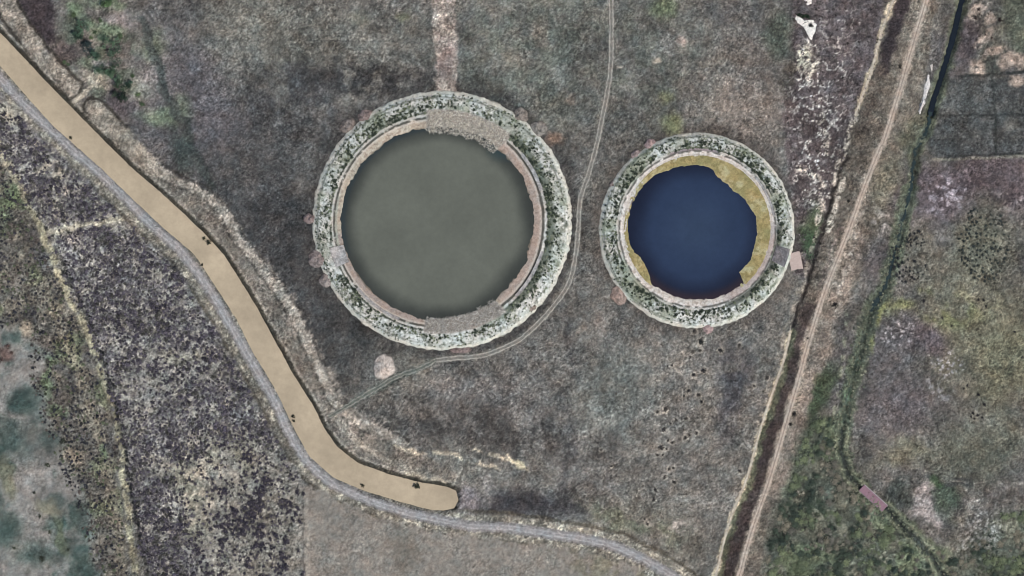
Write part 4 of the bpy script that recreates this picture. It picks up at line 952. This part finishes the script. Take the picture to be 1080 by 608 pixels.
# -- crest weeds of the berm ends
t = np.vstack([catmull(BERM1, 1.0), catmull(BERM2, 1.0)]); t = np.repeat(t, 2, 0) + rng.normal(size=(2 * len(t), 2)) * 5
stuff('berm_weeds', 'small dry weeds on the two mounds beside the upper canal', 'weeds', T_LOW, t[:, 0], t[:, 1], zmap(t[:, 0], t[:, 1]) - 0.02, rng.uniform(0.35, 0.7, len(t)), jitc(len(t), (110, 102, 92), (150, 140, 126), (88, 83, 75)), hscale=0.7)

# -- ring vegetation
def ring_shrubs(cfg, n, big, parent, tag_name, lab, grp, seed):
    r = np.random.default_rng(seed)
    th = r.random(n) * 2 * math.pi; t = np.where(r.random(n) < 0.16, r.uniform(0.37, 0.43, n), r.uniform(0.45, 0.93, n))
    px, py = ring_pt(cfg, th, t); z = ring_z(cfg, th, t)
    q = fbm(px, py, 5, 10, 3)
    reed = np.zeros(n, bool)
    if cfg is BIG:
        for a0, a1 in ((50, 97), (262, 307)): reed |= (ang_in(th, a0, a1) > 0.5) & (t < 0.52)
        reed |= (ang_in(th, 190, 207) > 0.5) & (t < 0.7)
    else: reed |= ang_in(th, -24, -10) > 0.5
    inner = 1 - sstep(0.45, 0.9, t); se = ang_in(th, -115, 25, 40)
    p = sstep(-0.9, 0.3, q) * (0.55 + 0.45 * sstep(-0.4, 0.3, fbm(px, py, 30, 6, 3))) * (0.5 + 0.5 * inner) * (1 - 0.4 * se * (1 - inner)) * (1 - 0.6 * sstep(0.9, 0.96, t))
    ok = (r.random(n) < p) & ~reed; th, t, px, py, z = th[ok], t[ok], px[ok], py[ok], z[ok]
    rad = r.uniform(0.5, 1.4, len(px)) * (1.15 - 0.3 * sstep(0.5, 0.9, t))
    order = np.argsort(-rad); ids = order[:big]; rest = order[big:]
    for i in ids:
        side = ('right', 'upper', 'left', 'lower')[int(((math.degrees(th[i]) + 45) % 360) // 90)]
        half = 'inner' if t[i] < 0.62 else 'outer'
        plant('embankment_shrub', tag_name, T_BUSH, (60, 68, 58), px[i], py[i], rad[i] * 1.15, lab % (half, side), 'shrub', grp + ', ' + half + ' ' + side + ' side', z=float(z[i]), hs=0.9)
    cc = jitc(len(rest), (60, 68, 58), (70, 77, 68), (96, 105, 84), (134, 138, 122), (52, 60, 52), (112, 117, 98))
    return px[rest], py[rest], z[rest], rad[rest], cc
a = ring_shrubs(BIG, 6000, 150, res_big, 'ring_shrub_big', 'taller green shrub on the %s half of the larger reservoir embankment, %s side', 'taller shrubs on the larger embankment', 21)
stuff('embankment_growth', 'low grey green growth covering the embankment of the larger reservoir', 'ground cover', T_LOW, *a[:3], a[3], a[4], hscale=0.8)
a = ring_shrubs(SML, 4300, 150, res_sml, 'ring_shrub_small', 'taller green shrub on the %s half of the smaller reservoir embankment, %s side', 'taller shrubs on the smaller embankment', 22)
stuff('embankment_growth', 'low grey green growth covering the embankment of the smaller reservoir', 'ground cover', T_LOW, *a[:3], a[3], a[4], hscale=0.8)
# reed beds in the large pond (parts of the reservoir)
def reeds(a0, a1, n, t0, t1, cs, name, cfg, parent, rr):
    th = np.radians(rng.uniform(a0, a1, n)); t = rng.uniform(0, 1, n)
    lo = t0 + 0.06 * fbm(np.degrees(th), th * 0, 4, 3, 3)
    tt = lo + (t1 - lo) * t
    px, py = ring_pt(cfg, th, tt); z = np.maximum(ring_z(cfg, th, tt), WL - 0.1)
    stuff(name, None, None, T_REED, px, py, z, rng.uniform(rr[0], rr[1], n), jitc(n, *cs), parent=parent, hscale=1.1)
RC = [(206, 202, 196), (184, 180, 174), (224, 220, 214), (140, 136, 132), (194, 188, 178)]
reeds(51, 96, 2300, -0.17, 0.46, RC, 'reed_bed', BIG, res_big, (1.0, 1.9)); reeds(263, 306, 1700, -0.02, 0.46, RC, 'reed_bed', BIG, res_big, (0.9, 1.7))

# -- lower right scrub
def d_scr(x, y):
    return sstep(0.4, 1.0, at_map(scr, x, y) + 0.3 * fbm(x, y, 20, 3, 3)) * sstep(-0.4, 0.3, fbm(x, y, 14, 6, 4)) * (pl_dist(SANDT, x, y) > 22) * (pl_dist(DITCHR2[-4:] + DITCHR3, x, y) > 8)
qx, qy = spread(9000, 800, 1110, 430, 640, d_scr, 4.6)
qr = rng.uniform(1.6, 5.2, len(qx)); zone = fbm(qx, qy, 24, 12, 4)
inside = (qx < 1082) & (qy < 610) & (qx > 800)
o_ = np.argsort(-qr * inside)[:240]; mk = np.zeros(len(qx), bool); mk[o_] = True
for i in np.where(mk)[0]:
    if zone[i] > 0.15: key, c, lb = 'scrub_green', (108, 117, 92), 'bright green shrub in the thick scrub of the lower right corner'
    elif zone[i] < -0.3: key, c, lb = 'scrub_tan', (116, 112, 100), 'dry tan shrub in the thick scrub of the lower right corner'
    else: key, c, lb = 'scrub_dark', (66, 76, 66), 'dark green shrub in the thick scrub of the lower right corner'
    lb = lb.replace('in the thick scrub of the lower right corner', 'in the corner scrub, ' + ('close to the sandy track' if qx[i] < 880 else 'left of the ditch' if qx[i] - 905 < (qy[i] - 515) * 1.05 else 'right of the ditch'))
    plant('corner_shrub', key, T_BIG, c, qx[i], qy[i], qr[i], lb, 'shrub', lb.replace('shrub in', 'shrubs in'), hs=0.6)
mk = ~mk
stuff('corner_undergrowth', 'low mixed undergrowth in the lower right corner', 'undergrowth', T_LOW, qx[mk], qy[mk], zmap(qx[mk], qy[mk]) - 0.03, qr[mk], np.where((zone[mk] > 0.15)[:, None], jitc(mk.sum(), (106, 114, 91), (94, 102, 84)), np.where((zone[mk] < -0.3)[:, None], jitc(mk.sum(), (122, 118, 106), (104, 103, 96)), jitc(mk.sum(), (62, 69, 64), (84, 90, 80)))), hscale=0.8)
# reeds and rushes along the right ditch
t = np.vstack([catmull(DITCHR2[4:], 1.0), catmull(DITCHR3, 1.0)]); t = np.repeat(t, 4, 0); t = t + rng.normal(size=t.shape) * (4.5, 2.0); t = t[pl_dist(DITCHR2[3:] + DITCHR3, t[:, 0], t[:, 1]) > 1.8]
stuff('ditch_reeds', 'green reeds lining the winding ditch at the right', 'reeds', T_LOW, t[:, 0], t[:, 1], zmap(t[:, 0], t[:, 1]) - 0.03, rng.uniform(0.6, 1.7, len(t)), jitc(len(t), (104, 110, 94), (92, 98, 85), (124, 124, 108), (70, 76, 70)), hscale=0.8)
# thin dry bushes over the dark rough ground by the salt
def d_rg(x, y): return at_map(rough, x, y) * sstep(-0.2, 0.3, fbm(x, y, 9, 3, 3)) * (np.hypot((x - 851) / 14, (y - 28) / 22) > 1)
rx_, ry_ = spread(5000, 826, 945, -30, 300, d_rg, 2.4)
stuff('dry_scrub', 'low dark scrub between the smaller reservoir and the pale path', 'scrub', T_LOW, rx_, ry_, zmap(rx_, ry_) - 0.03, rng.uniform(0.6, 1.6, len(rx_)), jitc(len(rx_), (74, 66, 66), (60, 56, 54), (112, 104, 104), (84, 80, 76)), hscale=0.7)

# -- trees of the upper left hollow
def tree(px, py, r, h, c, label, seed):
    x, y = W(px, py); z = float(gz(np.array([x]), np.array([y]))[0])
    root = empty('broadleaf_tree', (x, y, z)); tag(root, label, 'tree')
    rr = np.random.default_rng(seed); R = r * S
    def limb(p0, p1, r0, r1, n=6):
        p0, p1 = np.array(p0), np.array(p1); d = p1 - p0; d /= np.linalg.norm(d); u = np.cross(d, (0.3, 0.8, 0.1)); u /= np.linalg.norm(u); v = np.cross(d, u)
        a = np.arange(n) * 2 * math.pi / n; ring = np.cos(a)[:, None] * u + np.sin(a)[:, None] * v
        return np.vstack([p0 + ring * r0, p1 + ring * r1]), np.array([(i, (i + 1) % n, n + (i + 1) % n, n + i) for i in range(n)])
    Vv, Ff, b = [], [], 0
    parts = [((0, 0, -0.2), (0.1, 0.05, h * 0.5), 0.2, 0.13)] + [((0.1, 0.05, h * 0.45), (R * 0.6 * math.cos(q), R * 0.6 * math.sin(q), h * 0.75), 0.1, 0.04) for q in rr.random(5) * 6.28]
    for p in parts:
        v, f = limb(*p); Vv.append(v); Ff.append(f + b); b += len(v)
    link_obj('trunk', raw_mesh('trunk', np.vstack(Vv), np.vstack(Ff)), M_bark, root)
    n = 420; lobes = np.stack([rr.normal(size=9) * R * 0.5, rr.normal(size=9) * R * 0.5, h * (0.5 + 0.35 * rr.random(9))], 1); lr = R * (0.3 + 0.25 * rr.random(9))
    k = rr.integers(0, 9, n); d = rr.normal(size=(n, 3)); d /= np.linalg.norm(d, axis=1)[:, None]
    p = lobes[k] + d * (lr[k] * rr.random(n) ** 0.35)[:, None]
    a = rr.normal(size=(n, 3)); a /= np.linalg.norm(a, axis=1)[:, None]; bb = np.cross(a, rr.normal(size=(n, 3))); bb /= np.linalg.norm(bb, axis=1)[:, None]
    s = 0.32 * (0.6 + 0.8 * rr.random((n, 1)))
    V = np.stack([p - a * s, p + bb * s * .6, p + a * s, p - bb * s * .6], 1).reshape(-1, 3); V[:, 2] = np.maximum(V[:, 2], 0.3)
    cc = np.repeat(np.array(c, float)[None] * (0.75 + 0.5 * rr.random((9, 1)))[k], 4, 0)
    link_obj('crown', raw_mesh('crown', V, np.arange(n * 4).reshape(-1, 4), alb(cc), False), M_leaf, root)
G1, G2 = (70, 90, 74), (82, 102, 82)
for k, (x, y, r, h, c, lb) in enumerate([(86, 29, 9.5, 4.6, G1, 'dense dark green tree nearest the top of the damp hollow'), (83, 38, 5, 3.2, G1, 'small dark tree touching the topmost dense tree from below'), (92, 50, 7, 3.6, (52, 64, 64), 'blue green tree just left of the hollow middle'), (100, 58, 5.5, 3.2, G1, 'small dark tree right of the blue green tree'),
        (117, 46, 8, 4.0, G2, 'loose green tree below the bright grass patch'), (122, 60, 9.5, 4.5, G2, 'broad green tree in the middle of the hollow'), (111, 73, 9, 4.2, G1, 'dark tree beside the pale stony spot'), (120, 80, 7, 3.8, G2, 'green tree in the lower middle of the hollow'),
        (124, 92, 7.5, 4.0, (52, 66, 52), 'dark tree near the lower end of the hollow'), (132, 102, 6.5, 3.6, (52, 64, 52), 'lowest dark tree of the hollow beside brown soil'), (138, 91, 4, 2.6, G1, 'small tree at the right fringe of the lower hollow'), (113, 4, 6, 3.0, (84, 104, 74), 'light green tree at the top edge of the picture')]):
    tree(x, y, r, h, c, lb, 600 + k)
for x, y, r in ((68, 66, 2.4), (72, 68, 2.0), (146, 100, 3), (100, 34, 3), (127, 38, 3.4), (106, 22, 3), (78, 16, 3.4), (150, 110, 3), (140, 80, 3), (96, 40, 2.4)):
    plant('hollow_bush', 'hollow_bush', T_BIG, (76, 90, 66), x, y, r, 'low green bush scattered between the trees of the damp hollow', 'bush', 'bushes of the damp hollow', hs=0.8)

# -- dry grass over everything
def d_gr(x, y):
    ok = (np.hypot(x - BIG_C[0], y - BIG_C[1]) > BIG_R + 1) & (np.hypot(x - SML_C[0], y - SML_C[1]) > SML_R + 1)
    ok &= (at_map(d_canal, x, y) > 6) & (at_map(d_road, x, y) > 8) & (at_map(flat, x, y) > 0.6)
    return ok * (0.35 + 0.65 * sstep(-0.3, 0.4, fbm(x, y, 16, 5, 4)))
gx_ = rng.uniform(-40, 1120, 150000); gy_ = rng.uniform(-30, 640, 150000); k_ = rng.random(150000) < d_gr(gx_, gy_); gx_, gy_ = gx_[k_], gy_[k_]
base_c = np.stack([at_map(C[:, i].copy(), gx_, gy_) for i in range(3)], 1)
gc = base_c * rng.choice([0.68, 0.84, 1.12, 1.38], len(gx_), p=[0.3, 0.25, 0.25, 0.2])[:, None] * rng.uniform(0.9, 1.1, (len(gx_), 1))
stuff('dry_grass', 'sparse dry grass tufts over the marsh ground', 'grass', T_GRASS, gx_, gy_, zmap(gx_, gy_) - 0.02, rng.uniform(0.45, 1.05, len(gx_)), np.clip(gc, 20, 225), hscale=0.55)

# tussocks: slightly larger dark and pale tufts
tx_ = rng.uniform(-40, 1120, 26000); ty_ = rng.uniform(-30, 640, 26000)
k_ = (rng.random(26000) < d_gr(tx_, ty_) * (0.35 + 0.65 * (tx_ > 830)) * sstep(-0.3, 0.5, fbm(tx_, ty_, 9, 4, 3))) & (at_map(wet + bare, tx_, ty_) < 0.5)
tx_, ty_ = tx_[k_], ty_[k_]
base_c = np.stack([at_map(C[:, i].copy(), tx_, ty_) for i in range(3)], 1)
tc = base_c * rng.choice([0.55, 0.7, 1.3], len(tx_), p=[0.45, 0.35, 0.2])[:, None]
stuff('tussocks', 'scattered dark and pale tussocks across the marsh', 'tussocks', T_TUFT, tx_, ty_, zmap(tx_, ty_) - 0.02, rng.uniform(0.6, 1.4, len(tx_)), np.clip(tc, 20, 225), hscale=0.7)

# ------------------------------------------------------------------ earth mounds round the reservoirs
def mound(px, py, rx, ry, rot, h, c, label, cfg=None, cat='mound', name='earth_mound'):
    n, m = 44, 12; th = np.linspace(0, 2 * math.pi, n, endpoint=False); u = np.linspace(0, 1.06, m)
    T, U = np.meshgrid(th, u, indexing='ij')
    k = 1 + 0.16 * fbm(np.cos(T) * 9 + px, np.sin(T) * 9 + py, 5, 3, 3)
    a = math.radians(rot); lx, ly = rx * U * k * np.cos(T), ry * U * k * np.sin(T)
    qx, qy = px + lx * math.cos(a) - ly * math.sin(a), py + lx * math.sin(a) + ly * math.cos(a)
    x, y = (qx - 540) * S, (304 - qy) * S
    z = gz(x.ravel(), y.ravel()).reshape(x.shape) * 0.4 + 1.4 * h * (1 - U ** 2) * (0.8 + 0.45 * fbm(qx, qy, 4, 6, 3)) + 0.15
    z = np.where(U > 1.0, z - 0.6, z)
    f = fbm(qx.ravel(), qy.ravel(), 3, 5, 3); g = fbm(qx.ravel(), qy.ravel(), 1.4, 8, 2)
    Cc = np.tile(np.array(c, float), (x.size, 1)); Cc = mixm(Cc, 0.5 * sstep(0, 0.5, f), np.array(c) * 1.22); Cc = mixm(Cc, 0.6 * sstep(0.1, 0.5, g), np.array(c) * 0.68); Cc = mixm(Cc, 0.6 * sstep(0.86, 1.0, U.ravel()), (96, 88, 82))
    cx, cy = W(px, py); V = np.stack([x - cx, y - cy, z], -1).reshape(-1, 3)
    Cc = Cc * 0.9 + 0.1 * Cc.mean(1, keepdims=True)
    o = link_obj(name, raw_mesh(name, V, grid_faces(n, m, True)[:, ::-1], alb(Cc * 0.9)), M_bank); o.location = (cx, cy, 0)
    tag(o, label, cat); return o
PK = (150, 130, 122)
mound(405, 387, 12.5, 13, 0, 1.3, (200, 187, 174), 'isolated round pinkish earth mound below the larger reservoir near the ruts')
mound(366, 133, 9, 7, -35, 1.0, (128, 116, 108), 'grey brown mound outside the upper left of the larger reservoir, lower of two')
mound(385, 122, 8, 7, -20, 1.0, (134, 118, 112), 'grey brown mound outside the upper left of the larger reservoir, upper of two')
mound(326, 231, 6, 6, 0, 1.0, (140, 122, 116), 'small pinkish mound on the left side of the larger reservoir, above the round one')
mound(335, 273, 10.5, 9.5, 0, 1.4, (140, 126, 120), 'round pinkish mound beside the concrete ramp on the left of the larger reservoir')
mound(344, 296, 7, 8, 20, 1.1, (150, 136, 128), 'pale mound on the lower left of the larger reservoir, below the round one')
mound(549, 122, 9, 8, 30, 1.1, (136, 126, 116), 'pale mound at the upper right of the larger reservoir, left of two')
mound(568, 136, 9, 8, 40, 1.1, (144, 136, 126), 'pale mound at the upper right of the larger reservoir, right of two')
mound(560, 324, 9, 5, -50, 0.8, (146, 132, 120), 'low tan mound on the lower right outside of the larger reservoir')
mound(486, 369, 11, 4, -4, 0.6, (132, 114, 108), 'flat brownish mound at the bottom of the larger reservoir')
mound(686, 152.5, 6.5, 6, -30, 1.0, (172, 146, 140), 'bright pink mound at the upper left of the smaller reservoir')
mound(670.5, 163.5, 5.5, 5, -40, 0.9, (152, 134, 128), 'small pinkish mound below the bright pink one at the smaller reservoir')
mound(649, 196, 7, 6, -50, 0.8, (150, 132, 124), 'faint pinkish mound on the left of the smaller reservoir')
mound(652, 312, 8, 10, -35, 0.9, (166, 142, 128), 'pinkish tan mound at the lower left of the smaller reservoir')
mound(747, 346.5, 5.5, 6, 0, 0.7, (174, 148, 142), 'little pink mound at the bottom of the smaller reservoir')

# ------------------------------------------------------------------ slabs
def slab(name, px, py, L, Wd, rot, z0, h, mat, label, cat, chip=0.25, seed=1):
    r = np.random.default_rng(seed); e = empty(name, (*W(px, py), 0)); e.rotation_euler = (0, 0, math.radians(rot)); tag(e, label, cat)
    n = 14; xs = np.linspace(-L / 2, L / 2, n); top = [(x + r.normal() * .05, -Wd / 2 + r.normal() * chip * .4, z0 + h) for x in xs] + [(x + r.normal() * .05, Wd / 2 + r.normal() * chip * .4, z0 + h) for x in xs[::-1]]
    m = len(top); V = top + [(p[0], p[1], z0 - 0.5) for p in top]
    me = bpy.data.meshes.new(name); me.from_pydata(V, [], [tuple(range(m))] + [(i, m + i, m + (i + 1) % m, (i + 1) % m) for i in range(m)])
    import bmesh
    bm = bmesh.new(); bm.from_mesh(me); bmesh.ops.recalc_face_normals(bm, faces=bm.faces[:]); bm.to_mesh(me); bm.free()
    link_obj('deck', me, mat, e)
    return e
cs = slab('culvert_slab', 921, 525.5, 13.2, 3.3, -42, -0.25, 0.45, M_pink, 'long pinkish slab bridging the ditch in the lower right scrub', 'slab')
for s in (-1, 1):
    V = [(x, s * 1.75 + y, z) for x in (-6.6, 6.6) for y in (-0.14, 0.14) for z in (-0.4, 0.32)]
    me = bpy.data.meshes.new('kerb'); me.from_pydata(V, [], [(0, 1, 3, 2), (4, 6, 7, 5), (0, 4, 5, 1), (2, 3, 7, 6), (1, 5, 7, 3), (0, 2, 6, 4)])
    link_obj('kerb', me, M_conc if s > 0 else M_concdark, cs)
M_pad = plain_material('pale_pink_concrete', (176, 158, 148), 0.12)
slab('sluice_pad', 839, 275.5, 5.0, 7.4, 12, 0.0, 0.3, M_pad, 'pale pinkish concrete pad just right of the smaller reservoir', 'pad', seed=4)
